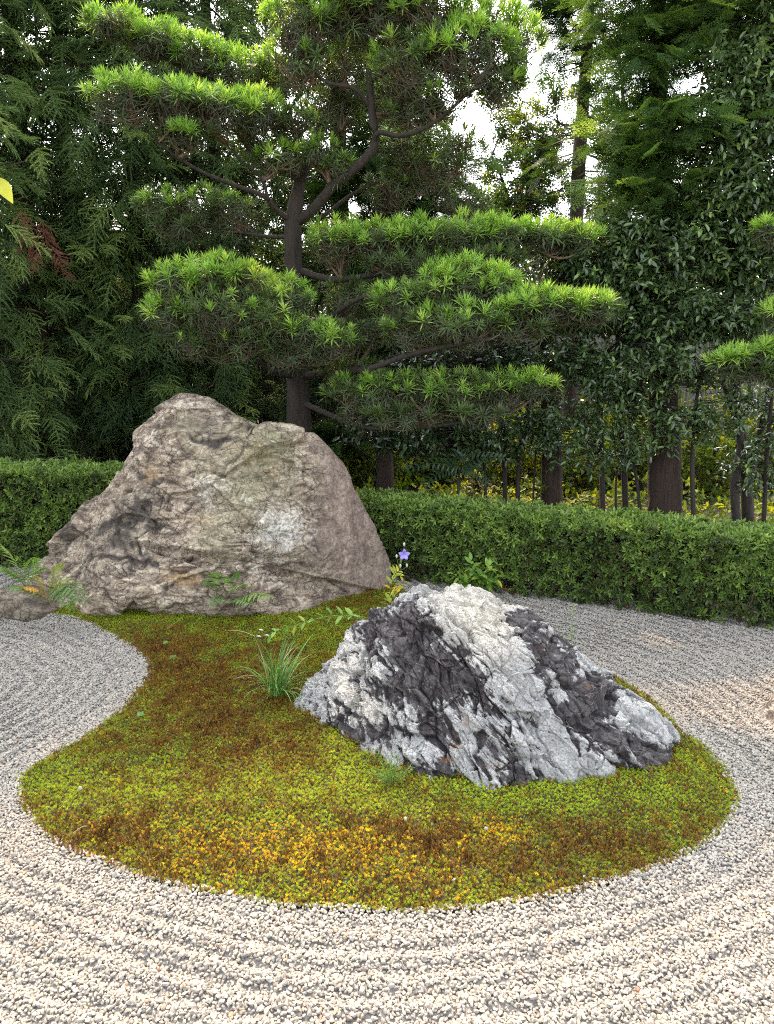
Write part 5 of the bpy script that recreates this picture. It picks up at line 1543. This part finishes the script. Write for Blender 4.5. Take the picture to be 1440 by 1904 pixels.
airy('broad leafy tree far behind the slender trunk filling the gap at right', [[(1170, 960, 14, .1), (1168, 600, 14, .09), (1165, 350, 14, .06), (1160, 200, 14, .03), (1150, 80, 14, .015)]],
     [(1130, 120, 70, 60, 14, 1, 150, .45), (1170, 210, 60, 70, 14, 1, 200, .4), (1150, 400, 90, 60, 14, 1, 420, .35), (1080, 440, 100, 50, 14, 1, 380, .3), (1230, 330, 90, 110, 14, 1, 330, .3)])
airy('shadowed tree far behind the middle of the layered pine', [[(800, 960, 14.5, .12), (795, 600, 14.5, .1), (790, 350, 14.5, .06), (780, 150, 14.5, .03)]],
     [(780, 430, 200, 80, 14.5, 1, 900, .25), (700, 600, 220, 90, 14.5, 1, 900, .15), (900, 560, 220, 90, 14.5, 1, 900, .2), (1150, 560, 260, 80, 14.5, 1, 900, .25), (780, 300, 100, 90, 14.5, 1, 260, .3), (480, 580, 220, 120, 14.5, 1, 900, .12), (250, 600, 200, 120, 14.5, 1, 800, .12), (80, 620, 160, 100, 14.5, 1, 600, .12), (1380, 580, 160, 100, 14.5, 1, 600, .2)])
airy('thin trunked tree far back between the cedars at left', [[(30, 900, 13, .06), (28, 500, 13, .05), (30, 200, 13, .04), (32, 0, 13, .02)]],
     [(100, 340, 140, 60, 13, 1, 260, .3), (300, 330, 120, 70, 13, 1, 260, .4), (450, 330, 100, 60, 13, 1, 260, .55), (350, 450, 200, 60, 13, 1, 600, .2), (120, 470, 160, 70, 13, 1, 500, .15), (330, 150, 200, 90, 13, 1, 500, .25), (430, 30, 90, 40, 13, 1, 100, .5)])
# ------------------------------------------------------------------ small plants
def moss_at(px, py):
    p = gnd(px, py, 0.06)
    return np.array((p[0], p[1], float(moss_h(p[None, :2])[0])))

fern_m = leaf_mat('fern leaf', [(0.0, (0.05, 0.10, 0.035)), (0.45, (0.12, 0.22, 0.06)), (0.7, (0.20, 0.33, 0.08)), (0.85, (0.36, 0.38, 0.11)), (1.0, (0.48, 0.27, 0.06))], 0.5, 0.35, 0.3)
green_stem = flat_mat('green stem', (0.07, 0.12, 0.025), (0.14, 0.19, 0.05), 30, 0.6, 0)

def frond(t, base, tip, arch, tint, width=0.085, n=18, seed=0):
    rr = random.Random(seed)
    base = np.array(base); tip = np.array(tip)
    mid = (base + tip) / 2 + np.array((0, 0, arch))
    path = spline(np.array([base, mid, tip]), n + 4)
    mb = MB(); mb.add(*tube(path, np.linspace(.0028, .0008, n + 4), 4))
    side0 = unit(np.cross(tip - base, (0, 0, 1.0)))
    for k in range(3, n + 3):
        q = (k - 3) / n
        l = width * (math.sin(math.pi * min(1, 0.25 + 0.60 * q)) if q < .5 else 1.9 * (1 - q)) * rr.uniform(.9, 1.1) + 0.006
        T_ = unit(path[min(k + 1, n + 3)] - path[k - 1])
        up = unit(np.cross(side0, T_))
        if up[2] < 0: up = -up
        for sd in (-1, 1):
            d = unit(side0 * sd * 0.9 + T_ * 0.45 - up * 0.10 + rng.normal(size=3) * .06)
            V, f3, f4 = simple_leaf(l, min(0.28 * l + 0.004, 0.017), 0.22, 0.2)
            mb.add(place(V, rot_to(d, up), path[k]), f3, f4)
    o = mb.build('frond', fern_m, t)
    o['tint'] = tint
    return o

def fern(label, base, tips, group='ferns at the foot of the big boulder'):
    t = thing('fern', label, 'fern', base, group)
    for k, (tx, ty, Y, arch, tint, w) in enumerate(tips):
        frond(t, base + np.array((rng.uniform(-.01, .01), rng.uniform(-.01, .01), 0)), at(tx, ty, Y), arch, tint, w, 13, 300 + k)
    return t
b1 = moss_at(70, 1122); b1[2] = 0.03
fern('fern with pale upright fronds at the left edge beside the low dark rock', at(52, 1095, 5.05), [(0, 1010, 4.95, .06, .72, .10), (62, 1035, 4.98, .05, .6, .085), (-30, 1045, 4.95, .05, .6, .09), (10, 1058, 4.9, .05, .55, .075), (84, 1052, 4.95, .04, .7, .07)])
fern('fern with one browned orange frond at the left foot of the big boulder', at(95, 1120, 4.95), [(132, 1076, 4.85, .06, .80, .09), (42, 1094, 4.8, .05, 1.0, .09), (108, 1048, 4.92, .07, .8, .085), (166, 1128, 4.72, .14, .45, .11), (8, 1092, 4.85, .05, .55, .08), (136, 1138, 4.7, .13, .4, .10), (70, 1072, 4.9, .05, .9, .075)])
fern('bright green fern at the middle of the big boulder foot', at(425, 1128, 5.0), [(514, 1112, 4.7, .06, .74, .105), (402, 1062, 4.85, .06, .7, .11), (470, 1125, 4.7, .05, .6, .075), (372, 1082, 4.9, .07, .5, .075), (455, 1085, 4.85, .05, .7, .08), (392, 1128, 4.75, .07, .35, .06), (440, 1060, 4.95, .04, .5, .06)])

# grass clump
grass_m = leaf_mat('grass blade', [(0, (0.05, 0.11, 0.03)), (0.5, (0.10, 0.24, 0.05)), (0.85, (0.18, 0.36, 0.08)), (1, (0.50, 0.42, 0.24))], 0.45, 0.3, 0.35)
BL = []
for i, (arc, L_) in enumerate(((0.3, .36), (0.7, .36), (1.1, .34), (1.6, .32), (0.5, .42), (2.1, .30))):
    s = np.linspace(0, 1, 8); th = arc * s ** 1.6
    x = np.cumsum(np.sin(th)) * L_ / 8; z = np.cumsum(np.cos(th)) * L_ / 8
    w = 0.0028 * np.sqrt(np.clip(1 - s ** 2.2, 0, 1)) + 0.0003
    V = np.concatenate([np.c_[x, -w, z], np.c_[x, w, z]])
    i0 = np.arange(7)
    BL.append(mesh_np('blade_' + 'abcdef'[i], V, [np.stack([i0, i0 + 1, i0 + 9, i0 + 8], 1)], grass_m, None, True))
gb = moss_at(515, 1303)
t = thing('grass_clump', 'tuft of long arching green grass growing in the moss', 'grass clump', gb)
n = 130
az = rng.uniform(0, 2 * math.pi, n); lean = np.abs(rng.normal(size=n)) * 0.42
Zd = np.c_[np.cos(az) * lean, np.sin(az) * lean, np.ones(n)]
Rg = frames(Zd, Xhint=np.c_[np.cos(az), np.sin(az), 0 * az])
Pg = gb + np.c_[rng.normal(size=(n, 2)) * 0.018, np.full(n, -0.01)]
idx = np.clip(np.round(lean * 6 + rng.normal(size=n) * 0.9), 0, 5).astype(int)
tg = np.where(rng.random(n) < 0.16, rng.uniform(.92, 1, n), np.clip(.5 + .22 * rng.normal(size=n), 0, .85))
pieces('leaf_blade', BL, Pg, Rg, rng.uniform(0.5, 1.0, n), tg, idx, t)

# leafy stem helper
def leafy(t, path, n, leafmesh, size, tint, r0=.003, spread=1.0, start=0.15, whorl=2, up=0.25):
    """a stem with leaves set along it"""
    path = spline(np.array(path), 24)
    mb = MB(); mb.add(*tube(path, np.linspace(r0, r0 * .4, 24), 5)); mb.build('stem', green_stem, t, True)
    P, X, T_, Sx = [], [], [], []
    for k in range(n):
        q = start + (1 - start) * (k + 0.5) / n
        i = min(int(q * 23), 22); p = path[i] + (path[i + 1] - path[i]) * (q * 23 - i)
        T0 = unit(path[i + 1] - path[i])
        for w in range(whorl):
            a = k * 2.4 + w * 2 * math.pi / whorl + rng.uniform(-.25, .25)
            o = unit(np.cross(T0, (0.3, 0.8, 0.2))); o2 = np.cross(T0, o)
            d = (math.cos(a) * o + math.sin(a) * o2) * spread + T0 * 0.55 + np.array((0, 0, up))
            P.append(p); X.append(d); T_.append(np.clip(tint + rng.normal() * .1, 0, 1)); Sx.append(size * rng.uniform(.75, 1.15) * (1 - 0.35 * q))
    P = np.array(P)
    pieces('leaf', leafmesh, P, flat_frames(np.array(X), .2), Sx, T_, rng.integers(0, len(leafmesh), len(P)), t)

garden_m = leaf_mat('soft garden leaf', [(0, (0.05, 0.13, 0.03)), (0.4, (0.10, 0.24, 0.045)), (0.7, (0.19, 0.36, 0.07)), (0.9, (0.38, 0.42, 0.06)), (1, (0.58, 0.46, 0.05))], 0.45, 0.4, 0.35)
GL = []
for i, (L_, W_) in enumerate(((1, .42), (1, .5), (1, .36))):
    mb = MB(); mb.add(*simple_leaf(L_, W_, .18, .25)); GL.append(mb.mesh('garden_leaf_' + ('oval', 'broad', 'narrow')[i], garden_m))
NL = []
mb = MB(); mb.add(*simple_leaf(1, .13, .15, .2)); NL.append(mb.mesh('needle_leaf', garden_m))

# balloon flower between the boulders
pb = at(728, 1135, 4.55)
t = thing('bellflower', 'purple star shaped bellflower with yellowing leaves between the two boulders', 'flower', pb)
leafy(t, [pb, at(736, 1090, 4.5), at(742, 1055, 4.48), at(748, 1038, 4.46)], 4, GL, .04, .5, .0022, .8, .45, 1)
leafy(t, [pb, at(726, 1105, 4.45), at(732, 1075, 4.42), at(740, 1062, 4.42)], 11, GL, .085, .92, .0024, 1.0, .05, 2, .1)
leafy(t, [pb, at(738, 1100, 4.5), at(752, 1078, 4.5)], 6, GL, .075, .9, .002, 1.0, .05, 2, .1)
pet = flat_mat('violet petal', (0.26, 0.20, 0.66), (0.42, 0.36, 0.82), 40, 0.6, 0)
bud_m = flat_mat('pale bud', (0.40, 0.36, 0.30), (0.55, 0.52, 0.42), 40, 0.6, 0)
fc = at(752, 1031, 4.44)
Fz = rot_to((0.35, 0, 1), (0.15, -1, 0.25))            # third column faces the camera
for k in range(5):
    a = k * 2 * math.pi / 5 + 0.3
    d = np.array((math.cos(a), math.sin(a), 0)); s_ = np.array((-d[1], d[0], 0))
    V = [np.array((0, 0, -.010)), d * .014 - s_ * .0125 + (0, 0, .0), d * .014 + s_ * .0125 + (0, 0, 0), d * .026 - s_ * .0105 + (0, 0, .006), d * .026 + s_ * .0105 + (0, 0, .006), d * .037 + (0, 0, .004)]
    mb = MB(); mb.add(place(V, Fz, fc), [(0, 1, 2), (3, 5, 4)], [(1, 3, 4, 2)])
    mb.build('petal', pet, t)
mb = MB(); V, f3, f4 = tube(np.array([(0, 0, -.008), (0, 0, .004), (0, 0, .010)]), np.array((.003, .0022, .0015)), 5); mb.add(place(V, Fz, fc), f3, f4); mb.build('pistil', bud_m, t)
for (bx, by) in ((752, 1012), (738, 1034), (745, 1052), (757, 1051)):
    p = at(bx, by, 4.45)
    mb = MB(); mb.add(*tube(p + np.array([(0, 0, -.014), (0, 0, -.006), (0, 0, .003), (0, 0, .012)]), np.array((.002, .006, .007, .001)), 6)); mb.build('bud', bud_m, t, True)
    mb = MB(); mb.add(*tube(np.array([at(744, 1062, 4.46), (p + at(744, 1062, 4.46)) / 2 + (0, 0, -.004), p + (0, 0, -.012)]), np.array((.0016, .0013, .0011)), 4)); mb.build('stem', green_stem, t)

# sapling behind the front boulder
ps = gnd(885, 1112)
t = thing('sapling', 'small light green sapling with one yellow leaf standing in gravel before the hedge', 'sapling', ps)
Ys = ps[1]
for tip, nl in (((842, 1066), 6), ((876, 1040), 7), ((912, 1050), 7), ((895, 1066), 6), ((938, 1068), 5), ((862, 1082), 5), ((920, 1082), 5)):
    leafy(t, [ps + (0, 0, -.01), (ps + at(*tip, Ys - .05)) / 2 + (0, 0, .03), at(*tip, Ys - .08)], nl, GL[:2], .115, .68, .003, 1.1, .35, 2, .05)
o = bpy.data.objects.new('leaf', GL[0]); link(o, t)
M = Matrix(rot_to((.5, -.5, -.6)).tolist()).to_4x4() @ Matrix.Scale(.075, 4); M.translation = Vector((at(925, 1078, Ys - .12) - ps).tolist()); o.matrix_local = M
o['tint'] = .98; o['label'] = 'yellow leaf'

# stem leaning out from the left of the front boulder
pl = at(690, 1158, 3.95)
t = thing('leaning_plant', 'leafy stem with a pale bud leaning left from the black and white boulder', 'plant', at(700, 1165, 4.0))
path = [at(702, 1165, 4.0), at(660, 1146, 3.95), at(610, 1146, 3.92), at(565, 1158, 3.9), at(525, 1170, 3.9), at(500, 1180, 3.9)]
leafy(t, path, 13, GL, .075, .62, .0026, .9, .03, 2, .35)
for q in ((486, 1172), (497, 1182), (482, 1184)):
    p = at(*q, 3.88)
    mb = MB(); mb.add(*tube(p + np.array([(.012, 0, .0), (.004, 0, .002), (-.005, 0, .004), (-.012, -.004, .004)]), np.array((.0015, .0045, .004, .001)), 6)); mb.build('bud', bud_m, t, True)
    mb = MB(); mb.add(*tube(np.array([at(500, 1180, 3.9), (at(500, 1180, 3.9) + p) / 2 + (0, 0, .003), p + (.01, 0, 0)]), np.array((.0014, .0012, .001)), 4)); mb.build('stem', green_stem, t)

# needle leaved sprig at the front of the boulder
pg = moss_at(728, 1462)
t = thing('stonecrop', 'bushy little narrow leaved plant at the front foot of the black and white boulder', 'plant', pg)
for tip in ((704, 1400), (742, 1404), (724, 1412), (690, 1432), (765, 1425), (712, 1438), (748, 1436), (730, 1398)):
    e = at(*tip, pg[1] - .03 + rng.uniform(-.04, .03))
    leafy(t, [pg + np.array((rng.uniform(-.03, .03), rng.uniform(-.02, .02), -.005)), (pg + e) / 2 + (0, -.01, .0), e], 11, NL, .030, .50, .0018, .9, .12, 3, .35)

# seedlings at the back of the front boulder
pv = gnd(1062, 1202, .02)
t = thing('seedling', 'thin weed with a tall bare tip behind the crest of the black and white boulder', 'seedling', pv)
Yv = pv[1]
leafy(t, [pv + (0, 0, -.02), at(1064, 1180, Yv), at(1066, 1150, Yv), at(1068, 1125, Yv)], 7, GL, .045, .66, .0017, 1.0, .02, 2, .15)
leafy(t, [pv + (.01, 0, -.02), at(1052, 1188, Yv - .03), at(1046, 1178, Yv - .03)], 4, NL, .04, .8, .0014, 1.0, .2, 2, .15)
pv = at(1112, 1264, 3.42)
t = thing('seedling', 'tiny green seedling on the lower right crest of the black and white boulder', 'seedling', pv)
leafy(t, [pv, at(1114, 1250, 3.42), at(1117, 1236, 3.42)], 6, NL, .028, .45, .0014, .9, .05, 2, .4)

# little things lying on the moss
def flat_leaf(name, label, cat, px, py, size, tint, mesh, group=None, az=0.5, tilt=.15):
    p = moss_at(px, py) + (0, 0, .006)
    o = bpy.data.objects.new(name, mesh); link(o)
    M = Matrix(rot_to((math.cos(az), math.sin(az), tilt), (rng.normal() * .2, -.3, 1)).tolist()).to_4x4() @ Matrix.Scale(size, 4); M.translation = Vector(p.tolist())
    o.matrix_world = M; o['tint'] = tint
    return tag(o, label, cat, group)
flat_leaf('fallen_leaf', 'brown dry leaf lying on the moss below the big boulder', 'leaf', 310, 1172, 1.1, .25, DRY, az=1.0, tilt=.4)
clover = MB()
for k in range(4):
    V, f3, f4 = simple_leaf(.026, .024, .1, .1); clover.add(place(V, rot_to(ang(k * 1.57 + .4, .25))), np.zeros(3)) if False else clover.add(place(V, rot_to(ang(k * 1.57 + .4, .25)), np.zeros(3)), f3, f4)
CLV = clover.mesh('clover_leaves', garden_m)
flat_leaf('clover', 'pale green clover seedling below the fallen brown leaf', 'seedling', 308, 1194, .75, .4, CLV)
flat_leaf('clover', 'green clover in the moss near the tip of the left gravel bay', 'seedling', 262, 1328, .9, .4, CLV)
flat_leaf('clover', 'small clover cluster in the moss right of the gravel bay bend', 'seedling', 322, 1224, .9, .35, CLV)
for k, (px, py) in enumerate(((312, 1632), (340, 1646), (755, 1532), (1232, 1604), (150, 1470), (905, 1545))):
    p = moss_at(px, py) + (0, 0, .012)
    o = bpy.data.objects.new('pebble', STONE[k % 7]); link(o); o.location = p.tolist(); o.scale = (.010, .010, .010); o.rotation_euler = (k, k * 2, k * 3); o['tint'] = .85
    tag(o, 'stray white pebble lying on the moss', 'pebble', 'stray white pebbles on the moss')
straw = flat_mat('dry straw', (0.30, 0.22, 0.12), (0.45, 0.36, 0.2), 30, .8, 0)
for lab, a, b_ in (('pale dry stalk lying on the moss near the gravel at right front', (1098, 1628), (1110, 1654)), ('thin dry stalk on the moss left of the grass tuft', (425, 1176), (475, 1190)), ('short dry stalk on the moss at far left front', (135, 1543), (162, 1533))):
    A = moss_at(*a) + (0, 0, .014); B = moss_at(*b_) + (0, 0, .016)
    mb = MB(); mb.add(*tube(spline(np.array([A, (A + B) / 2 + (.008, 0, .012), B]), 8), np.full(8, .0016), 4))
    o = mb.build('dry_stalk', straw); tag(o, lab, 'stalk')

# twig with a bright leaf at the left edge
t = thing('young_tree', 'thin young tree at the left edge with one bright yellow green leaf in view', 'tree', (-1.75, 2.45, 0))
p1 = np.array((-1.75, 2.45, -.02))
mb = MB(); tr = spline(np.array([p1, p1 + (.03, 0, 1.0), p1 + (-.02, .02, 2.0), p1 + (.03, 0, 3.0)]), 20); mb.add(*tube(tr, np.linspace(.022, .008, 20), 8)); mb.build('trunk', grey_bark, t, True)
lf = at(-8, 330, 2.4)
mb = MB(); mb.add(*tube(spline(np.array([tr[15], (tr[15] + lf) / 2 + (0, 0, .06), lf]), 10), np.linspace(.006, .0015, 10), 5)); mb.build('branch', grey_bark, t, True)
mb = MB(); mb.add(*leaf_strip(1.0, .5, 8, .15, .25, .75)); BIGL = mb.mesh('bright_leaf', garden_m, True)
for q, (a, b_, tn) in enumerate(((lf, at(24, 374, 2.38), .90), (lf + (-.03, .02, .01), lf + (-.10, .03, -.05), .7), (tr[17], tr[17] + (-.1, .0, .02), .6), (tr[18], tr[18] + (.02, .09, .0), .6))):
    o = bpy.data.objects.new('leaf', BIGL); link(o, t)
    M = Matrix(rot_to(b_ - a, (0.25, -.8, .6)).tolist()).to_4x4() @ Matrix.Scale(float(np.linalg.norm(b_ - a)) * 1.0, 4); M.translation = Vector((a - np.array(t.location)).tolist()); o.matrix_local = M; o['tint'] = tn
print('objects', len(S.objects))
